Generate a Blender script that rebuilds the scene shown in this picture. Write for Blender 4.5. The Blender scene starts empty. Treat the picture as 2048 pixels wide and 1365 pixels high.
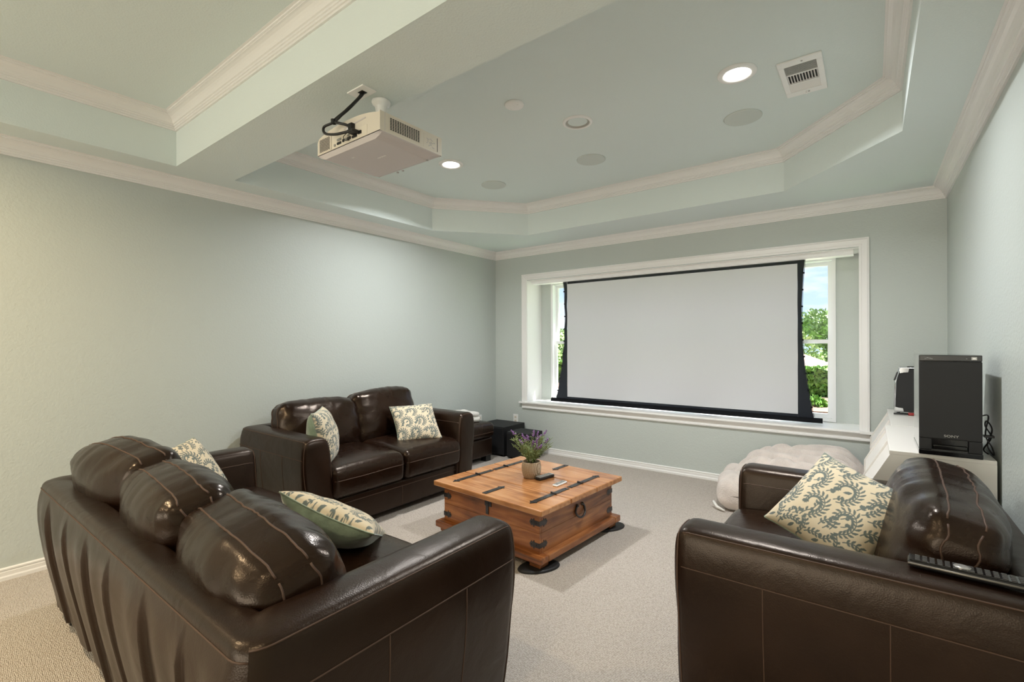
import bpy, bmesh, math, random
import numpy as np
from mathutils import Matrix, Vector
R = math.radians
random.seed(7)
rng = np.random.default_rng(11)
scene = bpy.context.scene
COL = scene.collection

# ------------------------------------------------------------------ camera
H = 1.301
cam_d = bpy.data.cameras.new('camera')
cam_d.sensor_fit = 'HORIZONTAL'; cam_d.sensor_width = 36.0
cam_d.lens = 950.33 / 2048 * 36.0
cam_d.shift_y = 4.14 / 2048
cam_d.clip_start = 0.02; cam_d.clip_end = 400
cam = bpy.data.objects.new('camera', cam_d); COL.objects.link(cam)
cam.matrix_world = Matrix.Translation((0, 0, H)) @ Matrix.Rotation(R(37.1412), 4, 'Z') @ Matrix.Rotation(R(90), 4, 'X') @ Matrix.Rotation(R(-0.2014), 4, 'Z')
scene.camera = cam

# ------------------------------------------------------------------ world, sun, exposure
scene.view_settings.view_transform = 'Standard'
scene.view_settings.look = 'None'
scene.view_settings.gamma = 1.0
scene.view_settings.use_curve_mapping = False
scene.view_settings.exposure = 0.2

def s2l(c):
    return tuple((x / 255 / 12.92) if x / 255 <= .04045 else ((x / 255 + .055) / 1.055) ** 2.4 for x in c)

world = bpy.data.worlds.new('sky'); scene.world = world
world.use_nodes = True
wn = world.node_tree.nodes; wl = world.node_tree.links
wn.clear()
w_out = wn.new('ShaderNodeOutputWorld'); w_bg = wn.new('ShaderNodeBackground')
w_tc = wn.new('ShaderNodeTexCoord'); w_sep = wn.new('ShaderNodeSeparateXYZ')
w_grad = wn.new('ShaderNodeValToRGB')
w_grad.color_ramp.elements[0].position = 0.0; w_grad.color_ramp.elements[0].color = (.60, .75, .95, 1)
w_grad.color_ramp.elements[1].position = 0.6; w_grad.color_ramp.elements[1].color = (.18, .36, .78, 1)
w_map = wn.new('ShaderNodeMapping'); w_map.inputs['Scale'].default_value = (2.2, 2.2, 7.0)
w_noise = wn.new('ShaderNodeTexNoise'); w_noise.inputs['Scale'].default_value = 2.6; w_noise.inputs['Detail'].default_value = 7; w_noise.inputs['Roughness'].default_value = .55
w_cr = wn.new('ShaderNodeValToRGB')
w_cr.color_ramp.elements[0].position = .44; w_cr.color_ramp.elements[0].color = (0, 0, 0, 1)
w_cr.color_ramp.elements[1].position = .62; w_cr.color_ramp.elements[1].color = (1, 1, 1, 1)
w_mix = wn.new('ShaderNodeMix'); w_mix.data_type = 'RGBA'
w_mix.inputs[7].default_value = (.93, .94, .97, 1)
wl.new(w_tc.outputs['Generated'], w_sep.inputs[0]); wl.new(w_sep.outputs['Z'], w_grad.inputs[0])
wl.new(w_tc.outputs['Generated'], w_map.inputs[0]); wl.new(w_map.outputs[0], w_noise.inputs['Vector'])
wl.new(w_noise.outputs[0], w_cr.inputs[0]); wl.new(w_cr.outputs[0], w_mix.inputs[0])
wl.new(w_grad.outputs[0], w_mix.inputs[6]); wl.new(w_mix.outputs[2], w_bg.inputs[0]); wl.new(w_bg.outputs[0], w_out.inputs[0])
w_bg.inputs[1].default_value = 1.25

def add_light(name, kind, loc, energy, color, rot=(0, 0, 0), parent=None, **kw):
    d = bpy.data.lights.new(name, kind); d.energy = energy; d.color = color
    for k, v in kw.items(): setattr(d, k, v)
    o = bpy.data.objects.new(name, d); COL.objects.link(o)
    o.location = loc; o.rotation_euler = rot
    if parent: o.parent = parent
    return o

# sun stands high in front of the big window and falls on its sill
SUN_DIR = Vector((-.30, -.215, -1.0)).normalized()
sun = add_light('sun', 'SUN', (3, 12, 20), 22.0, (1.0, .97, .93), angle=R(1.5))
sun.rotation_euler = SUN_DIR.to_track_quat('-Z', 'Y').to_euler()

# added fill panel out of view before the closed rear wall, brightens the room
add_light('rear_fill_light', 'AREA', (-1.7, -5.55, 1.25), 128, (1.0, .91, .78), rot=(R(90), 0, 0), shape='RECTANGLE', size=4.0, size_y=2.2)

# room dimensions
D = 4.711; XL = -3.829; XR = .442; YR = -5.6
ZS = 2.443; ZT = 2.752; CP = .0845; CH = .0885
YB = 4.109; TXL = -3.541; TXR = .135; YBF = 1.476; YBN = 1.132; TXLN = -3.552; TYN = -2.4

# ------------------------------------------------------------------ helpers
def tag(o, label=None, cat=None, group=None, kind=None):
    if label: o['label'] = label
    if cat: o['category'] = cat
    if group: o['group'] = group
    if kind: o['kind'] = kind
    return o

def empty(name, loc=(0, 0, 0), rotz=0, label=None, cat=None, group=None, kind=None, parent=None):
    o = bpy.data.objects.new(name, None); COL.objects.link(o)
    o.empty_display_size = .1
    o.location = loc; o.rotation_euler = (0, 0, rotz)
    if parent: o.parent = parent
    return tag(o, label, cat, group, kind)

def mobj(name, verts, faces, mat, parent=None, smooth=False, loc=None, rot=None):
    me = bpy.data.meshes.new(name)
    me.from_pydata([tuple(map(float, v)) for v in verts], [], [tuple(f) for f in faces])
    if smooth: me.polygons.foreach_set('use_smooth', [True] * len(me.polygons))
    me.validate(); me.update()
    bm = bmesh.new(); bm.from_mesh(me); bmesh.ops.recalc_face_normals(bm, faces=bm.faces); bm.to_mesh(me); bm.free()
    if mat: me.materials.append(mat)
    o = bpy.data.objects.new(name, me); COL.objects.link(o)
    if parent: o.parent = parent
    if loc is not None: o.location = loc
    if rot is not None: o.rotation_euler = rot
    return o

class MB:
    def __init__(s): s.v = []; s.f = []
    def add(s, v, f):
        n = len(s.v); s.v += [tuple(p) for p in v]; s.f += [tuple(i + n for i in q) for q in f]; return s
    def box(s, x0, x1, y0, y1, z0, z1):
        return s.add([(x0, y0, z0), (x1, y0, z0), (x1, y1, z0), (x0, y1, z0), (x0, y0, z1), (x1, y0, z1), (x1, y1, z1), (x0, y1, z1)],
                     [(0, 3, 2, 1), (4, 5, 6, 7), (0, 1, 5, 4), (1, 2, 6, 5), (2, 3, 7, 6), (3, 0, 4, 7)])
    def cbox(s, x0, x1, y0, y1, z0, z1, b=.004):
        v, f = rbox_geo((x1 - x0) / 2, (y1 - y0) / 2, (z1 - z0) / 2, b, 1, 1)
        v = v + np.array([(x0 + x1) / 2, (y0 + y1) / 2, (z0 + z1) / 2])
        return s.add(v, f)
    def tube(s, pts, r, n=8, caps=True):
        P = [Vector(p) for p in pts]; base = len(s.v); rings = []
        up = Vector((0, 0, 1)); prev = None
        for i, p in enumerate(P):
            t = (P[min(i + 1, len(P) - 1)] - P[max(i - 1, 0)])
            t = t.normalized() if t.length > 1e-9 else Vector((0, 0, 1))
            if prev is None:
                a = t.orthogonal().normalized()
            else:
                a = (prev - t * prev.dot(t)); a = a.normalized() if a.length > 1e-6 else t.orthogonal().normalized()
            prev = a; b = t.cross(a)
            rr = r[i] if hasattr(r, '__len__') else r
            rings.append([p + (a * math.cos(2 * math.pi * k / n) + b * math.sin(2 * math.pi * k / n)) * rr for k in range(n)])
        v = [q for ring in rings for q in ring]; f = []
        for i in range(len(P) - 1):
            for k in range(n):
                f.append((i * n + k, i * n + (k + 1) % n, (i + 1) * n + (k + 1) % n, (i + 1) * n + k))
        if caps: f += [tuple(range(n - 1, -1, -1)), tuple((len(P) - 1) * n + k for k in range(n))]
        return s.add(v, f)
    def lathe(s, prof, c=(0, 0, 0), n=32):
        v = []; f = []; m = len(prof)
        for k in range(n):
            a = 2 * math.pi * k / n
            for r, z in prof: v.append((c[0] + r * math.cos(a), c[1] + r * math.sin(a), c[2] + z))
        for k in range(n):
            k2 = (k + 1) % n
            for i in range(m - 1): f.append((k * m + i, k2 * m + i, k2 * m + i + 1, k * m + i + 1))
        return s.add(v, f)
    def disc(s, r, c, n=32, flip=False):
        v = [(c[0] + r * math.cos(2 * math.pi * k / n), c[1] + r * math.sin(2 * math.pi * k / n), c[2]) for k in range(n)]
        f = tuple(range(n)); return s.add(v, [f[::-1] if flip else f])
    def prism(s, poly, axis, a0, a1):
        # poly: 2D points, extruded along axis ('x': poly=(y,z), 'y': (x,z), 'z': (x,y))
        def mk(p, a):
            return {'x': (a, p[0], p[1]), 'y': (p[0], a, p[1]), 'z': (p[0], p[1], a)}[axis]
        n = len(poly)
        v = [mk(p, a0) for p in poly] + [mk(p, a1) for p in poly]
        f = [tuple(range(n)), tuple(range(2 * n - 1, n - 1, -1))] + [(i, i + n, (i + 1) % n + n, (i + 1) % n) for i in range(n)]
        return s.add(v, f)
    def build(s, name, mat, parent=None, smooth=False, **k): return mobj(name, s.v, s.f, mat, parent, smooth, **k)

def edge_coords(h, r, kr, n):
    r = min(r, h * .999)
    e = [-h + r * (1 - math.tan(math.pi / 4 * (1 - i / kr))) for i in range(kr)] if kr > 0 else []
    m = list(np.linspace(-h + r, h - r, n + 1))
    return e + m + [-q for q in e[::-1]]

def rbox_geo(hx, hy, hz, r, kr=3, n=4, fn=None):
    """rounded box as a welded grid; returns verts array and faces"""
    nn = n if hasattr(n, '__len__') else (n, n, n)
    cs = [edge_coords(h, r, kr, m) for h, m in zip((hx, hy, hz), nn)]
    idx = {}; V = []; F = []
    N = [len(c) for c in cs]
    def vid(i, j, k):
        key = (i, j, k)
        if key not in idx:
            idx[key] = len(V); V.append((cs[0][i], cs[1][j], cs[2][k]))
        return idx[key]
    for ax in range(3):
        a, b = [q for q in range(3) if q != ax]
        for side in (0, N[ax] - 1):
            for i in range(N[a] - 1):
                for j in range(N[b] - 1):
                    q = []
                    for di, dj in ((0, 0), (1, 0), (1, 1), (0, 1)):
                        ijk = [0, 0, 0]; ijk[ax] = side; ijk[a] = i + di; ijk[b] = j + dj
                        q.append(vid(*ijk))
                    flip = (side == 0) ^ (ax == 1)
                    F.append(tuple(q[::-1]) if flip else tuple(q))
    P = np.array(V, float)
    P = round_pts(P, hx, hy, hz, r)
    if fn is not None: P = fn(P)
    return P, F

def round_pts(P, hx, hy, hz, r):
    h = np.array([hx, hy, hz]); rr = np.minimum(r, h * .999)
    inner = np.clip(P, -(h - rr), h - rr); d = (P - inner) / rr
    L = np.linalg.norm(d, axis=1, keepdims=True); L[L < 1e-9] = 1
    return inner + d / L * rr

_ns = [(rng.normal(size=3), rng.uniform(0, 6.28)) for _ in range(18)]
def wob(P, freq, seed=0):
    """smooth pseudo noise in about [-1,1]"""
    out = np.zeros(len(P))
    for i in range(6):
        d, ph = _ns[(i + seed * 5) % 18]
        out += np.sin(P @ (d * freq) + ph + seed * 1.7 + i)
    return out / 3.0

# ------------------------------------------------------------------ materials
def new_mat(name):
    m = bpy.data.materials.new(name); m.use_nodes = True
    nt = m.node_tree; b = nt.nodes['Principled BSDF']
    return m, nt, b

def mat(name, rgb, rough=.5, metal=0, spec=.5, srgb=True, coat=0, sheen=0, bump=None, vary=None, emit=None):
    """bump=(scale,strength[,distance]); vary=(scale, amount): noise variation of brightness"""
    m, nt, b = new_mat(name)
    c = s2l(rgb) if srgb else rgb
    b.inputs['Base Color'].default_value = (*c, 1)
    b.inputs['Roughness'].default_value = rough; b.inputs['Metallic'].default_value = metal
    b.inputs['Specular IOR Level'].default_value = spec
    b.inputs['Coat Weight'].default_value = coat; b.inputs['Coat Roughness'].default_value = .15
    if sheen:
        b.inputs['Sheen Weight'].default_value = sheen; b.inputs['Sheen Roughness'].default_value = .5
    tc = nt.nodes.new('ShaderNodeTexCoord')
    if vary:
        n = nt.nodes.new('ShaderNodeTexNoise'); n.inputs['Scale'].default_value = vary[0]; n.inputs['Detail'].default_value = 4
        nt.links.new(tc.outputs['Object'], n.inputs['Vector'])
        r = nt.nodes.new('ShaderNodeValToRGB')
        lo = tuple(max(0, x * (1 - vary[1])) for x in c); hi = tuple(min(1, x * (1 + vary[1])) for x in c)
        r.color_ramp.elements[0].position = .3; r.color_ramp.elements[1].position = .7
        r.color_ramp.elements[0].color = (*lo, 1); r.color_ramp.elements[1].color = (*hi, 1)
        nt.links.new(n.outputs[0], r.inputs[0]); nt.links.new(r.outputs[0], b.inputs['Base Color'])
    if bump:
        n = nt.nodes.new('ShaderNodeTexNoise'); n.inputs['Scale'].default_value = bump[0]; n.inputs['Detail'].default_value = 3
        nt.links.new(tc.outputs['Object'], n.inputs['Vector'])
        bp = nt.nodes.new('ShaderNodeBump'); bp.inputs['Strength'].default_value = bump[1]
        bp.inputs['Distance'].default_value = bump[2] if len(bump) > 2 else .01
        nt.links.new(n.outputs[0], bp.inputs['Height']); nt.links.new(bp.outputs[0], b.inputs['Normal'])
    if emit:
        b.inputs['Emission Color'].default_value = (*emit[0], 1); b.inputs['Emission Strength'].default_value = emit[1]
    return m

PAINT = (196, 203, 199)
M_wall = mat('wall_paint', PAINT, .42, spec=.35, bump=(85, .35, .006))
M_ceil = mat('ceiling_paint_brightened', (226, 236, 234), .55, spec=.25, bump=(120, .35, .004))  # same paint as the walls, lightened to stand in for missing ceiling light
M_trim = mat('white_trim_paint', (240, 239, 237), .32, spec=.5)
M_vinyl = mat('white_vinyl', (238, 239, 240), .35)
M_white = mat('white_plastic', (246, 246, 244), .4)
M_lam = mat('white_laminate', (236, 232, 226), .35)
M_cream = mat('cream_plastic', (232, 224, 208), .4)
M_dark = mat('dark_slot', (30, 30, 30), .7)
M_black = mat('black_plastic', (22, 22, 23), .4)
M_blackm = mat('black_matte', (26, 26, 28), .6, bump=(400, .2, .001))
M_gloss = mat('gloss_black', (18, 18, 20), .08, coat=.6)
M_iron = mat('wrought_iron', (78, 77, 78), .34, metal=.85, bump=(160, .3, .002), vary=(30, .3))
M_chrome = mat('chrome_edge', (215, 218, 222), .2, metal=1)
M_silver = mat('silver_plastic', (170, 168, 165), .35, metal=.5)
M_seam = mat('seam_thread', (74, 52, 38), .6)
M_rubber = mat('black_rubber', (24, 24, 25), .55)
M_red = mat('red_plastic', (150, 40, 40), .4)
M_velvet = mat('sage_velvet', (126, 146, 128), .75, sheen=.8, bump=(35, .35, .01), vary=(14, .28))
M_fur = mat('cream_fur', (226, 214, 206), .9, sheen=.6, bump=(150, .9, .012), vary=(9, .14))
M_knit = mat('white_knit', (230, 228, 222), .9, bump=(120, .8, .006))

# leather with grain and creases
def leather(name, c0, c1, rough, crease=(1, 1, 1)):
    m, nt, b = new_mat(name)
    tc = nt.nodes.new('ShaderNodeTexCoord')
    n1 = nt.nodes.new('ShaderNodeTexNoise'); n1.inputs['Scale'].default_value = 5; n1.inputs['Detail'].default_value = 5
    nt.links.new(tc.outputs['Object'], n1.inputs['Vector'])
    r = nt.nodes.new('ShaderNodeValToRGB'); r.color_ramp.elements[0].position = .3; r.color_ramp.elements[1].position = .75
    r.color_ramp.elements[0].color = (*s2l(c0), 1); r.color_ramp.elements[1].color = (*s2l(c1), 1)
    nt.links.new(n1.outputs[0], r.inputs[0]); nt.links.new(r.outputs[0], b.inputs['Base Color'])
    b.inputs['Roughness'].default_value = rough; b.inputs['Specular IOR Level'].default_value = .40; b.inputs['Specular Tint'].default_value = (1.0, .84, .70, 1)
    rr = nt.nodes.new('ShaderNodeMapRange'); rr.inputs[3].default_value = rough - .08; rr.inputs[4].default_value = rough + .10
    nt.links.new(n1.outputs[0], rr.inputs[0]); nt.links.new(rr.outputs[0], b.inputs['Roughness'])
    mp = nt.nodes.new('ShaderNodeMapping'); mp.inputs['Scale'].default_value = crease
    nt.links.new(tc.outputs['Object'], mp.inputs[0])
    n2 = nt.nodes.new('ShaderNodeTexNoise'); n2.inputs['Scale'].default_value = 7; n2.inputs['Detail'].default_value = 3; n2.inputs['Distortion'].default_value = .6
    nt.links.new(mp.outputs[0], n2.inputs['Vector'])
    v = nt.nodes.new('ShaderNodeTexVoronoi'); v.inputs['Scale'].default_value = 260
    nt.links.new(tc.outputs['Object'], v.inputs['Vector'])
    b1 = nt.nodes.new('ShaderNodeBump'); b1.inputs['Strength'].default_value = .17; b1.inputs['Distance'].default_value = .02
    b2 = nt.nodes.new('ShaderNodeBump'); b2.inputs['Strength'].default_value = .12; b2.inputs['Distance'].default_value = .002
    nt.links.new(n2.outputs[0], b1.inputs['Height']); nt.links.new(v.outputs['Distance'], b2.inputs['Height'])
    nt.links.new(b1.outputs[0], b2.inputs['Normal']); nt.links.new(b2.outputs[0], b.inputs['Normal'])
    return m
M_leather = leather('brown_leather', (25, 13, 7), (36, 21, 12), .31)
M_leather_c = leather('brown_leather_soft', (25, 13, 7), (36, 21, 13), .26, (1, 1, 2.2))
M_leather_t = leather('brown_leather_gathered', (46, 34, 28), (60, 46, 38), .38, (4.0, .6, .6))

# carpet: looped pile
def carpet():
    m, nt, b = new_mat('berber_carpet')
    tc = nt.nodes.new('ShaderNodeTexCoord')
    v = nt.nodes.new('ShaderNodeTexVoronoi'); v.inputs['Scale'].default_value = 120; v.inputs['Randomness'].default_value = .55
    mp = nt.nodes.new('ShaderNodeMapping'); mp.inputs['Scale'].default_value = (1.0, 1.6, 1); mp.inputs['Rotation'].default_value = (0, 0, R(6))
    nt.links.new(tc.outputs['Object'], mp.inputs[0]); nt.links.new(mp.outputs[0], v.inputs['Vector'])
    n = nt.nodes.new('ShaderNodeTexNoise'); n.inputs['Scale'].default_value = 1.4; n.inputs['Detail'].default_value = 2
    nt.links.new(tc.outputs['Object'], n.inputs['Vector'])
    r = nt.nodes.new('ShaderNodeValToRGB')
    r.color_ramp.elements[0].position = .0; r.color_ramp.elements[0].color = (*s2l((219, 212, 204)), 1)
    r.color_ramp.elements[1].position = .75; r.color_ramp.elements[1].color = (*s2l((170, 160, 150)), 1)
    nt.links.new(v.outputs['Distance'], r.inputs[0])
    mx = nt.nodes.new('ShaderNodeMix'); mx.data_type = 'RGBA'; mx.blend_type = 'MULTIPLY'; mx.inputs[0].default_value = .14
    rr = nt.nodes.new('ShaderNodeValToRGB'); rr.color_ramp.elements[0].position = .35; rr.color_ramp.elements[0].color = (.72, .72, .72, 1); rr.color_ramp.elements[1].position = .65
    nt.links.new(n.outputs[0], rr.inputs[0]); nt.links.new(r.outputs[0], mx.inputs[6]); nt.links.new(rr.outputs[0], mx.inputs[7])
    nt.links.new(mx.outputs[2], b.inputs['Base Color'])
    b.inputs['Roughness'].default_value = .95; b.inputs['Specular IOR Level'].default_value = .1
    bp = nt.nodes.new('ShaderNodeBump'); bp.inputs['Strength'].default_value = .8; bp.inputs['Distance'].default_value = .006; bp.invert = True
    nt.links.new(v.outputs['Distance'], bp.inputs['Height']); nt.links.new(bp.outputs[0], b.inputs['Normal'])
    return m
M_carpet = carpet()

# pine wood, grain along local x
def wood(name, c0, c1, c2, axis='X', rough=.38):
    m, nt, b = new_mat(name)
    tc = nt.nodes.new('ShaderNodeTexCoord'); mp = nt.nodes.new('ShaderNodeMapping')
    sc = {'X': (1.2, 14, 14), 'Y': (14, 1.2, 14), 'Z': (14, 14, 1.2)}[axis]
    mp.inputs['Scale'].default_value = sc
    nt.links.new(tc.outputs['Object'], mp.inputs[0])
    n = nt.nodes.new('ShaderNodeTexNoise'); n.inputs['Scale'].default_value = 1.6; n.inputs['Detail'].default_value = 8; n.inputs['Distortion'].default_value = 1.4
    nt.links.new(mp.outputs[0], n.inputs['Vector'])
    n2 = nt.nodes.new('ShaderNodeTexNoise'); n2.inputs['Scale'].default_value = 4; n2.inputs['Detail'].default_value = 3
    nt.links.new(tc.outputs['Object'], n2.inputs['Vector'])
    ad = nt.nodes.new('ShaderNodeMath'); ad.operation = 'MULTIPLY_ADD'; ad.inputs[1].default_value = .55
    nt.links.new(n.outputs[0], ad.inputs[0])
    m2 = nt.nodes.new('ShaderNodeMath'); m2.operation = 'MULTIPLY'; m2.inputs[1].default_value = .45
    nt.links.new(n2.outputs[0], m2.inputs[0]); nt.links.new(m2.outputs[0], ad.inputs[2])
    r = nt.nodes.new('ShaderNodeValToRGB')
    r.color_ramp.elements[0].position = .34; r.color_ramp.elements[0].color = (*s2l(c0), 1)
    r.color_ramp.elements[1].position = .66; r.color_ramp.elements[1].color = (*s2l(c2), 1)
    e = r.color_ramp.elements.new(.5); e.color = (*s2l(c1), 1)
    nt.links.new(ad.outputs[0], r.inputs[0]); nt.links.new(r.outputs[0], b.inputs['Base Color'])
    b.inputs['Roughness'].default_value = rough; b.inputs['Coat Weight'].default_value = .25; b.inputs['Coat Roughness'].default_value = .2
    bp = nt.nodes.new('ShaderNodeBump'); bp.inputs['Strength'].default_value = .15; bp.inputs['Distance'].default_value = .003
    nt.links.new(n.outputs[0], bp.inputs['Height']); nt.links.new(bp.outputs[0], b.inputs['Normal'])
    return m
M_wood_x = wood('waxed_pine_x', (82, 44, 20), (142, 84, 42), (178, 116, 64), 'X')
M_wood_y = wood('waxed_pine_y', (78, 44, 22), (136, 82, 44), (172, 114, 66), 'Y')
M_wood_top = wood('waxed_pine_top', (132, 82, 46), (184, 126, 78), (204, 152, 104), 'X', .24)

# window glass: thin pane
def pane_mat():
    m = bpy.data.materials.new('window_glass'); m.use_nodes = True
    nt = m.node_tree; nt.nodes.clear()
    o = nt.nodes.new('ShaderNodeOutputMaterial'); t = nt.nodes.new('ShaderNodeBsdfTransparent'); g = nt.nodes.new('ShaderNodeBsdfGlossy')
    g.inputs['Roughness'].default_value = .02; t.inputs[0].default_value = (.96, .98, .97, 1)
    mx = nt.nodes.new('ShaderNodeMixShader'); mx.inputs[0].default_value = .004
    nt.links.new(t.outputs[0], mx.inputs[1]); nt.links.new(g.outputs[0], mx.inputs[2]); nt.links.new(mx.outputs[0], o.inputs[0])
    return m
M_glass = pane_mat()

# ------------------------------------------------------------------ the room
def offset_poly(poly, o, closed=True):
    n = len(poly); out = []
    for i in range(n):
        p = Vector(poly[i])
        a = Vector(poly[i - 1]) if (closed or i > 0) else None
        c = Vector(poly[(i + 1) % n]) if (closed or i < n - 1) else None
        d1 = (p - a).normalized() if a is not None else (c - p).normalized()
        d2 = (c - p).normalized() if c is not None else d1
        n1 = Vector((-d1.y, d1.x)); n2 = Vector((-d2.y, d2.x))
        out.append(p + (n1 + n2) * (o / (1 + n1.dot(n2))))
    return out

def moulding(name, poly, prof, z, matl, part, closed=True, skip=()):
    root = empty(name, kind='structure')
    rings = [offset_poly(poly, o, closed) for o, _ in prof]
    n = len(poly)
    for i in range(n if closed else n - 1):
        if i in skip: continue
        j = (i + 1) % n
        v = [(rings[k][q].x, rings[k][q].y, z + prof[k][1]) for q in (i, j) for k in range(len(prof))]
        m = len(prof)
        mobj(part, v, [(k, k + 1, m + k + 1, m + k) for k in range(m - 1)], matl, root)
    return root

room = [(XL, YR), (XR, YR), (XR, D), (XL, D)]
fl = MB().box(XL - .1, XR + .1, YR - .1, D + .1, -.1, 0).build('floor', M_carpet); tag(fl, 'beige looped carpet floor', kind='structure')

# window opening in the back wall, a deep boxed recess with the window at its far side
WX0, WX1, WZ0, WZ1 = -3.338, -.077, .585, 2.058
FX0, FX1, FZ0, FZ1 = -3.180, -.250, .600, 2.045
YW = D + .31
wb = MB()
wb.box(XL - .1, WX0, D, YW, 0, 2.76).box(WX1, XR + .1, D, YW, 0, 2.76)
wb.box(WX0, WX1, D, YW, WZ1, 2.76).box(WX0, WX1, D, YW, 0, WZ0)
wb.box(XL - .1, FX0, YW, YW + .14, 0, 2.76).box(FX1, XR + .1, YW, YW + .14, 0, 2.76)
wb.box(FX0, FX1, YW, YW + .14, FZ1, 2.76).box(FX0, FX1, YW, YW + .14, 0, FZ0)
tag(wb.build('wall_back', M_wall), 'sage green back wall around the wide window recess', kind='structure')
tag(MB().box(XL - .1, XL, YR - .1, D, 0, 2.76).build('wall_left', M_wall), 'long plain sage green wall with textured paint', kind='structure')
tag(MB().box(XR, XR + .1, YR - .1, D, 0, 2.76).build('wall_right', M_wall), 'sage green wall beside the armchair', kind='structure')
tag(MB().box(XL, XR, YR - .1, YR, 0, 2.76).build('wall_front', M_wall), 'sage green wall behind the camera', kind='structure')

far = [(TXL, YBF), (TXR, YBF), (TXR, YB - .778), (TXR - .663, YB), (TXL + .646, YB), (TXL, YB - .763)]
near = [(TXLN, TYN), (TXR, TYN), (TXR, YBN), (TXLN, YBN)]
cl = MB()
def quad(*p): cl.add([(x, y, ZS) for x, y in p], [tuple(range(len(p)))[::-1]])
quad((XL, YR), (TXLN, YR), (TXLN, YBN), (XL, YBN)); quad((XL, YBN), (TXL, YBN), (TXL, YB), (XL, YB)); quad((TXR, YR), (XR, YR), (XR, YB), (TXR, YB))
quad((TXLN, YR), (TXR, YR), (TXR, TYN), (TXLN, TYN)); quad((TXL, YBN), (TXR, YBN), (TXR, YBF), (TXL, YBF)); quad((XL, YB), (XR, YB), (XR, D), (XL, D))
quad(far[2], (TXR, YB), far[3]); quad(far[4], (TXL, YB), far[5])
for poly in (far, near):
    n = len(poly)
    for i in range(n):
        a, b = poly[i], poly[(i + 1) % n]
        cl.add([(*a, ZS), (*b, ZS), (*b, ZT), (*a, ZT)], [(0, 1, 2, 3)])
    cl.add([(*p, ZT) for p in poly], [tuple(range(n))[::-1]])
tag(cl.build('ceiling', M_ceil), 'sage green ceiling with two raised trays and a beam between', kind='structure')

crown = [(0, -CH), (.010, -CH), (.010, -.078), (.016, -.076), (.016, -.066), (.021, -.064), (.021, -.055), (.027, -.052), (.030, -.046),
         (.033, -.038), (.039, -.030), (.047, -.022), (.058, -.016), (.066, -.014), (.066, -.011), (.074, -.009), (.074, -.002), (CP, -.001), (CP, 0)]
moulding('trim_1', room, crown, ZS, M_trim, 'crown_moulding')
moulding('trim_2', far, [(a, b) for a, b in crown], ZT, M_trim, 'crown_moulding')
moulding('trim_3', near, crown, ZT, M_trim, 'crown_moulding')
base = [(.018, 0), (.018, .018), (.0135, .026), (.0135, .046), (.009, .050), (.009, .0535), (.013, .0555), (.013, .063), (.006, .068), (0, .068)]
moulding('baseboard_left', [(XL, D), (XL, YR)], base, 0, M_trim, 'baseboard', closed=False)
moulding('baseboard_back', [(XR, D), (XL, D)], base, 0, M_trim, 'baseboard', closed=False)
moulding('baseboard_right', [(XR, YR), (XR, D)], base, 0, M_trim, 'baseboard', closed=False)

# window: casing, stool, apron, three double-hung units
win = empty('window_1', ((WX0 + WX1) / 2, D, WZ0), label='wide white cased window in a deep recess', kind='structure')
def wpart(mb, name, m=M_trim, parent=None, smooth=False):
    o = mb.build(name, m, parent or win, smooth)
    if parent is None: o.location = (-win.location[0], -win.location[1], -win.location[2])
    return o
cx0, cx1, cz1 = -3.406, -.014, 2.132
def casing_prof(w):   # across width from outer edge to inner edge, depth proud of the wall
    return [(0, 0), (0, .020), (.012, .022), (.016, .017), (w - .020, .013), (w - .016, .010), (w, .009), (w, 0)]
def casing_piece(p0, p1, mit0, mit1, axis, w):
    # p0,p1 outer-edge corners; profile runs inward
    prof = casing_prof(w); v = []
    for end, mit in ((p0, mit0), (p1, mit1)):
        for s, d in prof:
            if axis == 'z': x = end[0] + s * mit[0]; z = end[1] + s * mit[1]
            else: x = end[0] + s * mit[0]; z = end[1] + s * mit[1]
            v.append((x, D - d, z))
    m = len(prof)
    f = [(k, k + 1, m + k + 1, m + k) for k in range(m - 1)] + [tuple(range(m)), tuple(range(2 * m - 1, m - 1, -1))]
    return MB().add(v, f)
cw = .068
wpart(casing_piece((cx0, cz1), (cx1, cz1), (1, -1), (-1, -1), 'x', cw), 'casing')
wpart(casing_piece((cx0, WZ0), (cx0, cz1), (1, 0), (1, -1), 'z', cw), 'casing')
wpart(casing_piece((cx1, WZ0), (cx1, cz1), (-1, 0), (-1, -1), 'z', cw), 'casing')
# stool (sill board) filling the recess bottom, nosing past the wall
st = MB().prism([(D - .045, WZ0 - .014), (D - .049, WZ0 - .006), (D - .045, WZ0 + .006), (D - .02, WZ0 + .010), (YW, WZ0 + .010), (YW, WZ0), (D - .001, WZ0 - .0), (D - .001, WZ0 - .014)], 'x', WX0 + .001, WX1 - .001)
st.box(cx0 - .03, WX0 + .001, D - .047, D - .001, WZ0 - .014, WZ0 + .006).box(WX1 - .001, cx1 + .03, D - .047, D - .001, WZ0 - .014, WZ0 + .006)
wpart(st, 'sill')
ap = MB().prism([(D, WZ0 - .014), (D - .018, WZ0 - .014), (D - .016, WZ0 - .055), (D - .022, WZ0 - .060), (D - .022, WZ0 - .072), (D - .010, WZ0 - .080), (D, WZ0 - .080)], 'x', cx0, cx1)
wpart(ap, 'apron')
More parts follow.
